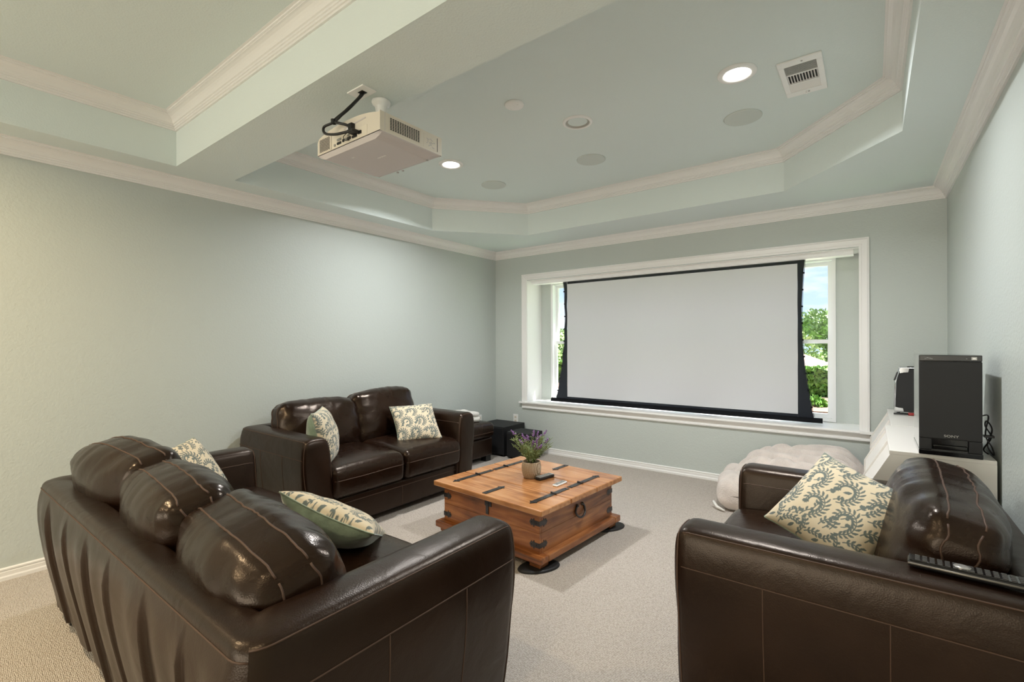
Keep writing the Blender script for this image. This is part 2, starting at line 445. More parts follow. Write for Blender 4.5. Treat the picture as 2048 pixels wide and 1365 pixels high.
# white liner boards on the recess sides and head
ln = MB().box(WX0, WX0 + .004, D - .001, YW, WZ0 + .01, WZ1).box(WX1 - .004, WX1, D - .001, YW, WZ0 + .01, WZ1).box(WX0, WX1, D - .001, YW, WZ1 - .004, WZ1)
wpart(ln, 'jamb_liner')
nu = 3; uw = (FX1 - FX0) / nu
zm = 1.305
for i in range(nu):
    a = FX0 + i * uw; b = a + uw
    fr = MB()
    fr.box(a, a + .028, YW - .02, YW + .10, FZ0, FZ1).box(b - .028, b, YW - .02, YW + .10, FZ0, FZ1)
    fr.box(a + .028, b - .028, YW - .02, YW + .10, FZ1 - .028, FZ1).box(a + .028, b - .028, YW - .02, YW + .10, FZ0, FZ0 + .028)
    wpart(fr, 'window_frame', M_vinyl)
    for up in (0, 1):
        y0 = YW + (.055 if up else .015); y1 = y0 + .032
        z0, z1 = (zm - .018, FZ1 - .028) if up else (FZ0 + .028, zm + .018)
        sa = MB(); t = .034
        sa.box(a + .028, a + .028 + t, y0, y1, z0, z1).box(b - .028 - t, b - .028, y0, y1, z0, z1)
        sa.box(a + .028 + t, b - .028 - t, y0, y1, z1 - t, z1).box(a + .028 + t, b - .028 - t, y0, y1, z0, z0 + t)
        so = wpart(sa, 'sash', M_vinyl)
        MB().box(a + .028 + t, b - .028 - t, (y0 + y1) / 2 - .002, (y0 + y1) / 2 + .002, z0 + t, z1 - t).build('pane', M_glass, so)
    lk = MB().cbox((a + b) / 2 - .03, (a + b) / 2 + .03, YW + .02, YW + .05, zm + .018, zm + .034)
    wpart(lk, 'sash_lock', M_vinyl)

# ------------------------------------------------------------------ projection screen
def thin_fabric(name, rgb, trans):
    m = mat(name, rgb, .85, spec=.1, bump=(60, .1, .002)); nt = m.node_tree
    o = nt.nodes['Material Output']; b = nt.nodes['Principled BSDF']
    t = nt.nodes.new('ShaderNodeBsdfTranslucent'); t.inputs[0].default_value = (*trans, 1)
    ad = nt.nodes.new('ShaderNodeAddShader'); nt.links.new(b.outputs[0], ad.inputs[0]); nt.links.new(t.outputs[0], ad.inputs[1]); nt.links.new(ad.outputs[0], o.inputs[0])
    return m
M_scr = thin_fabric('screen_fabric', (190, 190, 191), (.09, .09, .095))
M_scrb = thin_fabric('screen_black_border', (24, 25, 28), (.014, .015, .017))
YS = 4.80
scr = empty('projection_screen', (-1.66, YS, .62), label='white pull-down projection screen with black borders hanging in the window recess', cat='projection screen')
def srel(mb, name, m, smooth=False, parent=None):
    o = mb.build(name, m, parent or scr, smooth)
    if parent is None: o.location = (1.66, -YS, -.62)
    return o
XsL, XsR, ZsT, ZsB = -2.828, -.515, 1.985, .675     # white area
def lcurve(z):   # outer left edge of the black border, drawn in by side tension
    t = (z - .655) / (2.03 - .655)
    return -2.868 - .112 * (1 - t) ** 2.2 - .012 * t ** 3 + .062 * (4 * t * (1 - t)) * .42
def rcurve(z):
    t = (z - .655) / (2.03 - .655)
    return -.470 + .072 * (1 - t) ** 2.2 + .012 * t ** 3 - .062 * (4 * t * (1 - t)) * .42
def fabric(x0f, x1f, z0, z1, nx, nz, dy, wave=0):
    v = []; f = []
    for side in (0,):
        for j in range(nz + 1):
            z = z0 + (z1 - z0) * j / nz
            for i in range(nx + 1):
                a = x0f(z) if callable(x0f) else x0f; b = x1f(z) if callable(x1f) else x1f
                x = a + (b - a) * i / nx
                yy = YS + dy + (wave * math.sin(z * 21 + x * 9) if wave else .0015 * math.sin(x * 3.1 + z * 2))
                v.append((x, yy + side * .0012, z))
    n = (nx + 1) * (nz + 1)
    for s in (0,):
        for j in range(nz):
            for i in range(nx):
                q = (j * (nx + 1) + i, j * (nx + 1) + i + 1, (j + 1) * (nx + 1) + i + 1, (j + 1) * (nx + 1) + i)
                f.append(tuple(s * n + k for k in (q if s == 0 else q[::-1])))
    return MB().add(v, f)
srel(fabric(XsL, XsR, ZsB, ZsT, 30, 20, 0), 'screen_surface', M_scr, True)
srel(fabric(lcurve, XsL, .636, 2.022, 3, 40, 0, .004), 'side_border', M_scrb, True)
srel(fabric(XsR, rcurve, .636, 2.022, 3, 40, 0, .004), 'side_border', M_scrb, True)
srel(fabric(XsL, XsR, ZsT, 2.022, 20, 1, 0), 'top_border', M_scrb, True)
srel(fabric(XsL, XsR, .636, ZsB, 20, 1, 0), 'bottom_border', M_scrb, True)
bar = MB().prism([(YS - .022, .612), (YS + .014, .608), (YS + .016, .640), (YS + .004, .652), (YS - .016, .644)], 'x', -3.045, -.335)
srel(bar, 'weight_bar', M_scrb)
hs = MB().prism([(YS - .045, 2.012), (YS + .055, 2.012), (YS + .060, 2.054), (YS - .050, 2.054), (YS - .053, 2.030)], 'x', -3.30, -.118)
srel(hs, 'housing', M_white)
for side in (0, 1):
    for k in range(9):
        z = .74 + k * .145; x = (lcurve(z) if side == 0 else rcurve(z))
        srel(MB().cbox(x - .008, x + .008, YS - .006, YS + .007, z - .007, z + .007, .002), 'tension_tab', M_scrb)
    pts = [((lcurve(z) - .004) if side == 0 else (rcurve(z) + .004), YS, z) for z in np.linspace(.66, 2.02, 24)]
    srel(MB().tube(pts, .002, 5), 'tension_cord', M_black)

# ------------------------------------------------------------------ ceiling fixtures
M_lens = mat('lamp_lens', (255, 250, 240), .4, emit=((1.0, .94, .84), 14.0))
M_can = mat('can_reflector', (178, 176, 168), .35, metal=.3, bump=(25, .1, .01))
M_grille = mat('speaker_grille', (209, 216, 211), .7, bump=(500, .3, .001))
LIGHTC = (.98, .99, 1.0)
def downlight(x, y, label, energy, color):
    r = empty('recessed_light', (x, y, ZT), label=label, cat='ceiling light', group='lit recessed ceiling lights')
    MB().lathe([(.098, 0), (.098, -.006), (.092, -.011), (.075, -.012), (.066, -.008), (.064, -.002)], n=40).build('trim_ring', M_white, r, True)
    MB().lathe([(.064, -.004), (.05, -.006), (.0, -.007)], n=40).build('lens', M_lens, r, True)
    add_light('lamp', 'AREA', (0, 0, -.016), energy, color, parent=r, shape='DISK', size=.12, spread=R(150))
    return r
DL_E = 27.5
downlight(-.575, 2.775, 'lit recessed ceiling light beside the air vent', DL_E, LIGHTC)
downlight(-2.708, 2.767, 'lit recessed ceiling light beyond the projector', DL_E, LIGHTC)
WARM = (1.0, .77, .48)
for x, y, t, k in ((-2.75, -.25, 'left', .85), (-.62, -.25, 'right', .22), (-2.75, -1.7, 'left', .75), (-.62, -1.7, 'right', .22)):
    downlight(x, y, 'lit recessed light in the near tray, %s side, %s' % (t, 'next to the beam' if y > -1 else 'far from the beam'), DL_E * k, WARM)
c = empty('recessed_can', (-1.536, 2.749, ZT), label='unlit recessed ceiling can with grey reflector', cat='ceiling light')
MB().lathe([(.098, 0), (.098, -.006), (.092, -.010), (.080, -.010), (.077, -.004)], n=40).build('trim_ring', M_white, c, True)
MB().lathe([(.077, -.005), (.06, .004), (.03, .012), (0, .014)], n=40).build('reflector', M_can, c, True).location = (0, 0, -.002)
s = empty('ceiling_sensor', (-1.726, 2.31, ZT), label='small round white sensor cover on the ceiling', cat='sensor')
MB().lathe([(.058, 0), (.060, -.006), (.056, -.012), (.046, -.016), (0, -.020)], n=36).build('cover', M_white, s, True)
for a in (-.034, .034): MB().lathe([(.004, -.017), (.003, -.0195), (0, -.0195)], (a, -.01 * a / .034, 0), 10).build('screw', M_white, s, True)
for x, y, t in ((-.659, 3.34, 'nearest the air vent'), (-1.766, 3.375, 'middle of the row of three'), (-2.756, 3.37, 'farthest from the air vent')):
    sp = empty('ceiling_speaker', (x, y, ZT), label='flush round ceiling speaker grille, ' + t, cat='speaker', group='round ceiling speakers')
    MB().lathe([(.112, 0), (.113, -.004), (.110, -.0075), (.104, -.0085)], n=44).build('rim', M_grille, sp, True)
    MB().lathe([(.104, -.0085), (.06, -.009), (0, -.009)], n=44).build('grille', M_grille, sp, True)
# air register
vt = empty('air_vent', (-.295, 3.02, ZT), label='white square louvred air register in the ceiling', cat='vent')
hw, hl = .100, .210
fr = MB()
fr.cbox(-hw, hw, -hl, -hl + .055, -.010, 0, .003).cbox(-hw, hw, hl - .055, hl, -.010, 0, .003).cbox(-hw, -hw + .028, -hl + .055, hl - .055, -.010, 0, .003).cbox(hw - .028, hw, -hl + .055, hl - .055, -.010, 0, .003)
fr.box(-hw + .028, hw - .028, -.058, -.050, -.009, 0).box(-hw + .028, hw - .028, .050, .058, -.009, 0)
fr.build('vent_frame', M_white, vt)
MB().box(-hw + .02, hw - .02, -hl + .04, hl - .04, -.001, .0).build('duct', M_dark, vt)
sl = MB().box(-.074, .074, -.001, .001, -.006, .006)
def slats(y0, y1, n, tilt):
    proto = None
    for i in range(n):
        y = y0 + (y1 - y0) * (i + .5) / n
        if proto is None:
            proto = MB().box(-.072, .072, -.0038, .0038, -.0005, .0005).build('slat', M_white, vt); o = proto
        else:
            o = proto.copy(); COL.objects.link(o); o.parent = vt
        o.location = (0, y, -.006); o.rotation_euler = (tilt, 0, 0)
slats(-.152, -.058, 9, R(50)); slats(.058, .152, 9, R(-32))
proto = None
for i in range(11):
    x = -.068 + .136 * i / 10
    if proto is None: proto = MB().box(-.0050, .0050, -.048, .048, -.0006, .0006).build('slat', M_white, vt); o = proto
    else: o = proto.copy(); COL.objects.link(o); o.parent = vt
    o.location = (x, 0, -.006); o.rotation_euler = (0, R(48), 0)
MB().box(-.003, .003, .168, .19, -.022, -.008).build('damper_lever', M_white, vt)
for y in (-.185, .182): MB().lathe([(.005, -.010), (.004, -.0125), (0, -.0125)], (0.012, y, 0), 10).build('screw', M_silver, vt, True)

# ------------------------------------------------------------------ projector
M_pj = mat('projector_shell', (226, 218, 204), .42)
M_pjb = mat('projector_base', (206, 200, 200), .5)
pj = empty('projector', (-1.885, 1.26, 2.19), label='cream projector hanging upside down from the ceiling beam', cat='projector')
PW, PD, PH = .238, .36, .118
def pj_top(x): return PH - .030 * (abs(x) / PW) ** 2.4 + (.0)
# body: front/back profile arched on the mount side, rounded lower (lid) side
prof = [(-PW, .012), (-PW, .075)] + [(-PW + .012 + (2 * PW - .024) * i / 14, pj_top(-PW + .012 + (2 * PW - .024) * i / 14)) for i in range(15)] + [(PW, .096), (PW, .012)]
bm = MB().prism(prof, 'y', 0, PD); bm.build('body', M_pj, pj)
lidp = [(-PW, .012), (-PW + .004, .006), (-PW + .022, -.002), (-PW + .05, -.010), (PW - .045, -.010), (PW - .018, .0), (PW - .004, .008), (PW, .012)]
v = []; 
for yy, k in ((0.002, 0), (.012, 1), (PD - .05, 1), (PD - .004, .1)):
    for x, z in lidp: v.append((x, yy, .012 + (z - .012) * (k if k else .25)))
m = len(lidp)
mobj('lid', v, [(j * m + i, j * m + i + 1, (j + 1) * m + i + 1, (j + 1) * m + i) for j in range(3) for i in range(m - 1)] + [tuple(range(m)), tuple(range(4 * m - 1, 3 * m - 1, -1))], M_pjb, pj, False)
MB().box(-PW + .001, PW - .001, -.0008, PD - .002, .0115, .0130).build('lid_seam', M_dark, pj)
# rear: exhaust grille, connector recess, sockets
gr = empty('exhaust_grille', parent=pj)
MB().box(-.222, -.132, -.001, .002, .018, .082).build('grille_back', M_pj, gr)
holes = MB()
for i in range(13):
    for j in range(10):
        x = -.218 + i * .0066; z = .022 + j * .0060 + (.003 if i % 2 else 0)
        if z < .080: holes.box(x, x + .0045, -.0016, .0, z, z + .0040)
holes.build('grille_holes', M_dark, gr)
MB().box(-.128, -.120, -.003, .001, .016, .092).build('rib', M_pj, pj)
MB().box(-.112, .15, -.0012, .0, .016, .060).build('connector_panel', M_cream, pj)
for i, (x, z, w, h) in enumerate([(-.070, .024, .030, .010), (-.070, .040, .030, .010), (-.028, .026, .012, .012), (-.010, .026, .012, .012), (.010, .026, .024, .012), (.010, .044, .014, .006), (.045, .024, .034, .010), (-.095, .022, .010, .010), (.090, .030, .022, .014)]):
    MB().cbox(x, x + w, -.006, .0, z, z + h, .001).build('socket', M_silver if i % 2 else M_black, pj)
MB().box(.0, .05, -.0015, .0, .070, .082).build('label', M_white, pj)
MB().prism([(-.02, .086), (.14, .094), (.14, .089), (-.02, .081)], 'y', -.002, 0).build('handle_groove', M_pjb, pj)
# right side: intake grille and emblem panel
ig = empty('intake_grille', parent=pj)
MB().box(PW, PW + .001, .045, .225, .026, .084).build('grille_back', M_pj, ig)
holes = MB()
for i in range(13):
    for j in range(8):
        y = .052 + i * .0130; z = .030 + j * .0066
        holes.box(PW + .0008, PW + .0016, y, y + .0095, z, z + .0042)
holes.build('grille_holes', M_dark, ig)
MB().box(PW, PW + .0006, .024, .026, .016, .094).build('panel_line', M_pjb, pj)
MB().box(PW, PW + .0010, .245, .335, .022, .086).build('side_badge', M_pj, pj)
MB().box(PW, PW + .0014, .328, .331, .022, .086).build('badge_line', M_dark, pj)
em = MB()
for pts in ([(.262, .066), (.272, .062), (.280, .066)], [(.285, .070), (.292, .064), (.300, .062)], [(.262, .044), (.270, .050), (.268, .058)], [(.300, .052), (.308, .058), (.314, .056)],
            [(.275, .032), (.283, .040), (.292, .040)], [(.296, .034), (.304, .030), (.312, .032)], [(.280, .050), (.288, .056), (.296, .050), (.288, .045), (.280, .050)]):
    em.tube([(PW + .0012, y, z) for y, z in pts], .0018, 5)
em.build('emblem', M_pjb, pj)
# underside lettering (pale printed bars) and feet
M_print = mat('pale_print', (240, 238, 236), .5)
for x, y, w in ((.02, .15, .060), (-.075, .075, .022)):
    for k in range(7):
        MB().box(x + k * w / 7, x + k * w / 7 + w / 7 * .7, y, y + .007 + .002 * (k % 2), -.0106, -.0099).build('printed_letter', M_print, pj)
for x, y in ((.19, .31), (-.05, .33), (-.01, .33)): MB().lathe([(.006, 0), (.006, -.004), (0, -.004)], (x, y, -.010), 12).build('screw', M_silver, pj, True)
MB().lathe([(.028, 0), (.032, .006), (.032, .028), (.026, .034), (0, .034)], (.13, PD, .055), 24).build('lens_ring', M_black, pj, True)
# mount
mt = MB().lathe([(0, .253), (.042, .253), (.044, .246), (.040, .236), (.030, .228), (.028, .222), (.026, .205), (.024, .20), (.024, .125), (.030, .118), (.0, .118)], (.045, .155, 0), 32)
mt.build('ceiling_mount', M_white, pj, True)
MB().box(.0, .012, .10, .11, .112, .150).build('mount_clip', M_dark, pj)
MB().lathe([(.010, 0), (.012, .008), (.006, .014), (0, .014)], (.20, .30, .085), 14).build('adjuster_foot', M_cream, pj, True)
# ceiling outlet plate and cables
pl = empty('ceiling_outlet', (-1.838, 1.307, ZS), label='white outlet plate on the beam above the projector cables', cat='outlet')
MB().cbox(-.060, .060, -.038, .038, -.006, 0, .003).build('plate', M_white, pl)
MB().cbox(-.012, .022, -.014, .014, -.0075, -.004, .001).build('socket', M_dark, pl)
cb = empty('projector_cable', (-1.838, 1.307, ZS), label='bundled black cables looping from ceiling outlet to projector', cat='cable')
def cpath(pts, r, name, n=40):
    P = [Vector(p) for p in pts]; out = []
    for i in range(len(P) - 1):
        p0, p1, p2, p3 = P[max(i - 1, 0)], P[i], P[i + 1], P[min(i + 2, len(P) - 1)]
        for k in range(8):
            t = k / 8
            out.append(.5 * ((2 * p1) + (p2 - p0) * t + (2 * p0 - 5 * p1 + 4 * p2 - p3) * t * t + (3 * p1 - p0 - 3 * p2 + p3) * t ** 3))
    out.append(P[-1])
    return MB().tube(out, r, 8).build(name, M_black, cb, True)
cpath([(0, 0, -.006), (-.005, -.01, -.03), (-.035, -.05, -.09), (-.065, -.085, -.135), (-.075, -.095, -.150)], .0075, 'power_lead')
cpath([(.010, .004, -.006), (.004, -.014, -.035), (-.028, -.058, -.095), (-.070, -.092, -.150), (-.125, -.110, -.165), (-.11, -.115, -.20), (-.05, -.10, -.215), (.02, -.075, -.212), (.035, -.052, -.213)], .0060, 'video_lead')
cpath([(-.075, -.095, -.150), (-.045, -.085, -.162), (-.02, -.07, -.170), (-.005, -.052, -.178)], .0060, 'power_tail')
cpath([(-.02, -.06, -.20), (-.045, -.065, -.215), (-.04, -.06, -.23), (-.02, -.052, -.232)], .0016, 'thin_lead')
MB().lathe([(.012, -.009), (.012, .009)], (-.075, -.095, -.150), 12).build('cable_tie', M_black, cb, True)
MB().cbox(-.012, .016, -.066, -.046, -.192, -.166, .003).build('power_plug', M_black, cb)
MB().cbox(.006, .05, -.085, -.046, -.219, -.206, .003).build('video_plug', M_black, cb)

# ------------------------------------------------------------------ leather seating
def crom(pts, k=3):
    P = [np.array(p, float) for p in pts]; out = []
    for i in range(len(P) - 1):
        p0, p1, p2, p3 = P[max(i - 1, 0)], P[i], P[i + 1], P[min(i + 2, len(P) - 1)]
        for q in range(k):
            t = q / k
            out.append(.5 * ((2 * p1) + (p2 - p0) * t + (2 * p0 - 5 * p1 + 4 * p2 - p3) * t * t + (3 * p1 - p0 - 3 * p2 + p3) * t ** 3))
    out.append(P[-1]); return np.array(out)

def soft(name, size, r, matl, parent, loc, rot=(0, 0, 0), n=(10, 6, 8), kr=4, fn=None, seams=(), seam_r=.0028):
    """padded block; seams = list of polylines given on the undeformed box surface"""
    hx, hy, hz = (q / 2 for q in size)
    P, F = rbox_geo(hx, hy, hz, r, kr, n, fn)
    o = mobj(name, P, F, matl, parent, True, loc, rot)
    if seams:
        mb = MB()
        for s in seams:
            A = round_pts(np.array(s, float), hx, hy, hz, r)
            if fn is not None: A = fn(A)
            mb.tube(A, seam_r, 6)
        mb.build('stitching', M_seam, o, True)
    return o

def box_loop(hx, hy, hz, axis, c, n=14):
    """closed polyline round a box at coordinate c of axis"""
    a, b = [q for q in range(3) if q != axis]; h = (hx, hy, hz)
    pts = []
    cor = [(-1, -1), (1, -1), (1, 1), (-1, 1), (-1, -1)]
    for (u0, v0), (u1, v1) in zip(cor[:-1], cor[1:]):
        for i in range(n):
            t = i / n; p = [0, 0, 0]; p[axis] = c
            p[a] = h[a] * (u0 + (u1 - u0) * t); p[b] = h[b] * (v0 + (v1 - v0) * t); pts.append(p)
    pts.append(pts[0]); return pts

def sofa(name, label, cat, loc, rotz, W, Dp, nseat, h, wa=.185, wb=.13, pleat=0.0, cush=(), seat_h=.47, wrinkle=1.0):
    root = empty(name, loc, rotz, label, cat)
    hw = W / 2; rc = .075
    # stations along the U: outer point O, inner point I, inward normal, kind
    S = []
    ys = list(np.linspace(Dp - .045, rc, 12))
    for a in np.linspace(90, 0, 5)[:-1]:
        e = .045 * (1 - math.cos(R(a))); S.append(((-hw, Dp - .045 + .045 * math.sin(R(a))), (-hw + wa, Dp - .045 + .045 * math.sin(R(a))), (1, 0), e, 'a'))
    for y in ys: S.append(((-hw, y), (-hw + wa, max(y, wb)), (1, 0), 0, 'a'))
    for a in np.linspace(0, 90, 7)[1:-1]:
        S.append(((-hw + rc - rc * math.cos(R(a)), rc - rc * math.sin(R(a))), (-hw + wa, wb), (math.cos(R(a)), math.sin(R(a))), 0, 'a' if a < 44 else 'b'))
    k1 = len(S) - 3
    nb = max(24, int(W * 130)) if pleat else 24
    for x in np.linspace(-hw + rc, hw - rc, nb): S.append(((x, 0), (min(max(x, -hw + wa), hw - wa), wb), (0, 1), 0, 'b'))
    k2 = len(S) + 2
    half = S[:k1 + 3]
    for O, I, n, e, k in half[::-1]: S.append(((-O[0], O[1]), (-I[0], I[1]), (-n[0], n[1]), e, k))
    pa = crom([(0, .055, .05), (0, .032, .18), (0, .010, .34), (0, .0, .47), (0, .002, h - .10), (.01, .006, h - .055), (.05, .006, h - .026), (.14, .002, h - .008), (.30, 0, h), (.52, 0, h + .002), (.74, 0, h),
               (.88, 0, h - .008), (.96, 0, h - .026), (1, 0, h - .055), (1, .012, h - .12), (1, .030, .40), (1, .045, .22), (1, .05, .06)], 2)
    pb = crom([(0, .075, .05), (0, .050, .18), (0, .020, .34), (0, .002, .48), (0, .0, h - .10), (.01, .006, h - .055), (.05, .006, h - .026), (.14, .002, h - .010), (.30, 0, h - .004), (.52, 0, h - .004), (.74, 0, h - .006),
               (.88, 0, h - .012), (.96, 0, h - .028), (1, 0, h - .055), (1, 0, h - .12), (1, 0, .40), (1, 0, .22), (1, 0, .06)], 2)
    m = len(pa); G = np.zeros((len(S), m, 3))
    for i, (O, I, n, e, kind) in enumerate(S):
        O = np.array(O); I = np.array(I); n = np.array(n)
        pr = pa if kind == 'a' else pb
        if 15 < i < k1 + 3 or len(S) - k1 - 3 < i < len(S) - 15:   # blend round the corner
            ang = n[1]; pr = pa * (1 - ang) + pb * ang
        for j in range(m):
            t, off, z = pr[j]
            q = O + (I - O) * t + n * off
            if e:
                cxy = (O + I) / 2; cz = .34
                d = np.array([q[0] - cxy[0], z - cz]); L = np.hypot(*d)
                d = d / max(L, 1e-6); q[0] -= d[0] * e; z -= d[1] * e
            if kind == 'b' and pleat and t < .02:
                x = q[0] + .017 * math.sin(q[0] * 7 + 1)
                per = W / 7.0; ph = ((x + hw) / per) % 1.0
                fold = (ph ** .55) if ph < .955 else (1 - ph) / .045
                msk = max(0, min(1, (h - .05 - z) / .10))
                q[1] -= pleat * (fold - .35) * msk + .004 * msk * math.sin(x * 31 + z * 5)
            G[i, j] = (q[0], q[1], z)
    def strip(i0, i1, nm, cap0=False, cap1=False, ml=M_leather):
        A = G[i0:i1 + 1]; n = A.shape[0]
        V = A.reshape(-1, 3); F = [(i * m + j, i * m + j + 1, (i + 1) * m + j + 1, (i + 1) * m + j) for i in range(n - 1) for j in range(m - 1)]
        if cap0: F.append(tuple(range(m)))
        if cap1: F.append(tuple(range((n - 1) * m, n * m)))
        return mobj(nm, V, F, ml, root, True)
    N = len(S) - 1
    armL = strip(0, k1, 'arm', cap0=True); back = strip(k1, N - k1, 'backrest', ml=M_leather); armR = strip(N - k1, N, 'arm', cap1=True)
    def gp(i, fj):
        fj = max(0, min(m - 1.001, fj)); j = int(fj); t = fj - j
        return G[i, j] * (1 - t) + G[i, j + 1] * t
    def zj(i, z):   # profile index on the outer face where height = z
        for j in range(m - 1):
            if G[i, j, 2] <= z <= G[i, j + 1, 2]: return j + (z - G[i, j, 2]) / max(1e-6, G[i, j + 1, 2] - G[i, j, 2])
        return 8
    for side, arm in ((0, armL), (1, armR)):
        ii = list(range(3, k1 + 1)); ii = ii if side == 0 else [N - q for q in ii]
        mb = MB(); sg = -1 if side == 0 else 1
        mb.tube([gp(i, zj(i, h - .13)) + np.array([sg * .0006, 0, 0]) for i in ii], .0022, 6)
        mb.tube([gp(i, 13) for i in ii], .0024, 6)
        # seam on the inner face and vertical panel seams
        mb.tube([gp(i, m - 8) for i in ii[:10]], .0022, 6)
        for yy in (Dp * .36, Dp * .68):
            i = min(ii, key=lambda q: abs(G[q, 5, 1] - yy))
            mb.tube([gp(i, f) + np.array([sg * .0006, 0, 0]) for f in np.linspace(0, zj(i, h - .13), 8)], .0018, 6)
        e0 = 2 if side == 0 else N - 2
        mb.tube([gp(e0, f) for f in np.linspace(0, m - 1.01, 40)], .0030, 6)
        mb.build('stitching', M_seam, arm, True)
    mb = MB(); ii = list(range(k1, N - k1 + 1))
    mb.tube([gp(i, 11.2) for i in ii], .0024, 6); mb.tube([gp(i, 25.5) + np.array([0, .001, 0]) for i in ii], .0028, 6)
    mb.build('stitching', M_seam, back, True)
    # seat base with front rail
    ix = hw - wa - .01
    soft('seat_base', (2 * ix + .05, Dp - wb - .025, .20), .018, M_leather, root, (0, (Dp + wb - .035) / 2, .15), n=(12, 4, 4), kr=2,
         seams=[[(x, (Dp - wb - .025) / 2, .055) for x in np.linspace(-ix, ix, 12)]] + [[(x, (Dp - wb - .025) / 2, z) for z in np.linspace(-.09, .055, 5)] for x in ([0] if nseat == 2 else [-ix / 3, ix / 3] if nseat == 3 else [])])
    # seat cushions
    sw = 2 * ix / nseat; y0 = wb + .12; y1 = Dp + .008; sh = seat_h - .245
    for k in range(nseat):
        hx, hy, hz = (sw - .006) / 2, (y1 - y0) / 2, sh / 2
        def fn(P, hx=hx, hy=hy, hz=hz, k=k):
            P = P.copy(); u = P[:, 0] / hx; v = P[:, 1] / hy; t = np.clip((P[:, 2] / hz + 1) / 2, 0, 1)
            dome = (1 - u ** 4) * (1 - np.abs(v) ** 4)
            P[:, 2] += t * (.022 * dome - .014 * (np.clip(v, 0, 1) ** 3) + .004 * wob(P, 9, k) * wrinkle)
            P[:, 1] += .014 * np.clip(v, 0, 1) * (1 - (P[:, 2] / hz) ** 2)
            return P
        sm = [[(x, hy, hz * .22) for x in np.linspace(-hx, hx, 16)] + [], ]
        soft('seat_cushion', (2 * hx, 2 * hy, 2 * hz), .045, M_leather_c, root, (-ix + sw * (k + .5), (y0 + y1) / 2, .250 + hz), n=(12, 12, 4), kr=4, fn=fn, seams=sm)
    # back cushions
    bw = 2 * ix / max(1, len(cush))
    for k, c in enumerate(cush):
        cx, dy, ztop, w, th, ht, tilt, yaw, roll, sd = c
        hx, hy, hz = w / 2, th / 2, ht / 2
        def fn(P, hx=hx, hy=hy, hz=hz, sd=sd):
            P = P.copy(); u = P[:, 0] / hx; v = P[:, 1] / hy; t = P[:, 2] / hz
            puff = (1 - np.abs(u) ** 3.2) * (1 - np.abs(t) ** 3.2)
            P[:, 1] *= .66 + .46 * puff
            P[:, 2] += np.where(t > 0, t * (.020 * (1 - u ** 2) - .016 * np.abs(u) ** 5), 0)
            P[:, 0] *= 1 + .03 * (1 - t ** 2) - .02 * np.clip(t, 0, 1) ** 2
            # creases fanning out from the seams
            cr = (np.sin(u * 15 + 4 * np.sin(t * 2.6 + sd) + sd + 2.5 * np.sin(u * 5 + sd * 2)) * .5 + np.sin(u * 33 + 5 * np.sin(t * 3 + sd) + 3 * np.sin(u * 7)) * .35) * np.exp(-((t - .8) / .5) ** 2) * .0040 * wrinkle * (.4 + .6 * np.abs(np.sin(u * 2.3 + sd)))
            cr += np.sin(t * 13 + 4 * np.sin(u * 2 + sd)) * np.clip(np.abs(u) - .55, 0, 1) * .010 * wrinkle
            P[:, 1] += np.sign(v) * cr * (np.abs(v) > .3)
            P[:, 2] += cr * .9 * (t > .6) + .007 * wob(P, 8, int(sd)) * wrinkle
            P[:, 1] += .010 * wob(P, 6, int(sd) + 1) * wrinkle
            return P
        q = hy * .42
        half_n = 30
        top = [[(x, yy, hz) for x in np.linspace(-hx + .01, hx - .01, 40)] for yy in (-q, q)]
        sides = [[(sx * hx, yy, z) for z in np.linspace(-hz * .6, hz - .01, 20)] for sx in (-1, 1) for yy in (-q, q)]
        soft('back_cushion', (w, th, ht), .066, M_leather_c, root, (cx, wb + dy, ztop - hz), (tilt, roll, yaw), n=(26, 5, 18), kr=5, fn=fn, seams=top + sides, seam_r=.0032)
    for sx in (-1, 1):
        for y in (.12, Dp - .12):
            MB().cbox(sx * (hw - .17) - .035, sx * (hw - .17) + .035, y - .035, y + .035, 0, .056, .004).build('foot', M_black, root)
    return root

# three-seat sofa, back to the camera
W1 = 2.15; cw1 = (W1 - 2 * .195) / 3
sofa('sofa', 'long three-seat dark brown leather sofa seen from behind, pleated back', 'sofa', (-2.085, .428, 0), 0, W1, .935, 3, .668, pleat=.016,
     cush=[(-cw1 + .0, .120, .845, cw1 + .03, .28, .42, R(11), R(5), R(1), 1.0), (.0, .130, .812, cw1 + .03, .29, .40, R(14), R(-3), R(2), 2.6), (cw1 + .005, .140, .775, cw1 + .06, .31, .37, R(17), R(-4), R(4), 4.2)], seat_h=.455)
# loveseat on the left wall
W2 = 1.625; cw2 = (W2 - 2 * .195) / 2
sofa('loveseat', 'two-seat dark brown leather loveseat against the long left wall', 'loveseat', (-3.806, 2.405, 0), R(-90), W2, .95, 2, .684,
     cush=[(-cw2 / 2 - .005, .14, .885, cw2 + .03, .27, .47, R(13), 0, R(2), 3.3), (cw2 / 2 + .005, .14, .845, cw2 + .04, .27, .44, R(13), 0, R(-1), 5.1)], seat_h=.475)
# chair and a half on the right wall
W3 = 1.20
sofa('armchair', 'wide dark brown leather armchair against the right wall', 'armchair', (.428, 2.262, 0), R(90), W3, .985, 1, .655,
     cush=[(.01, .125, .805, W3 - .40, .285, .40, R(14), 0, R(-1), 2.2)], seat_h=.46, wrinkle=1.35)

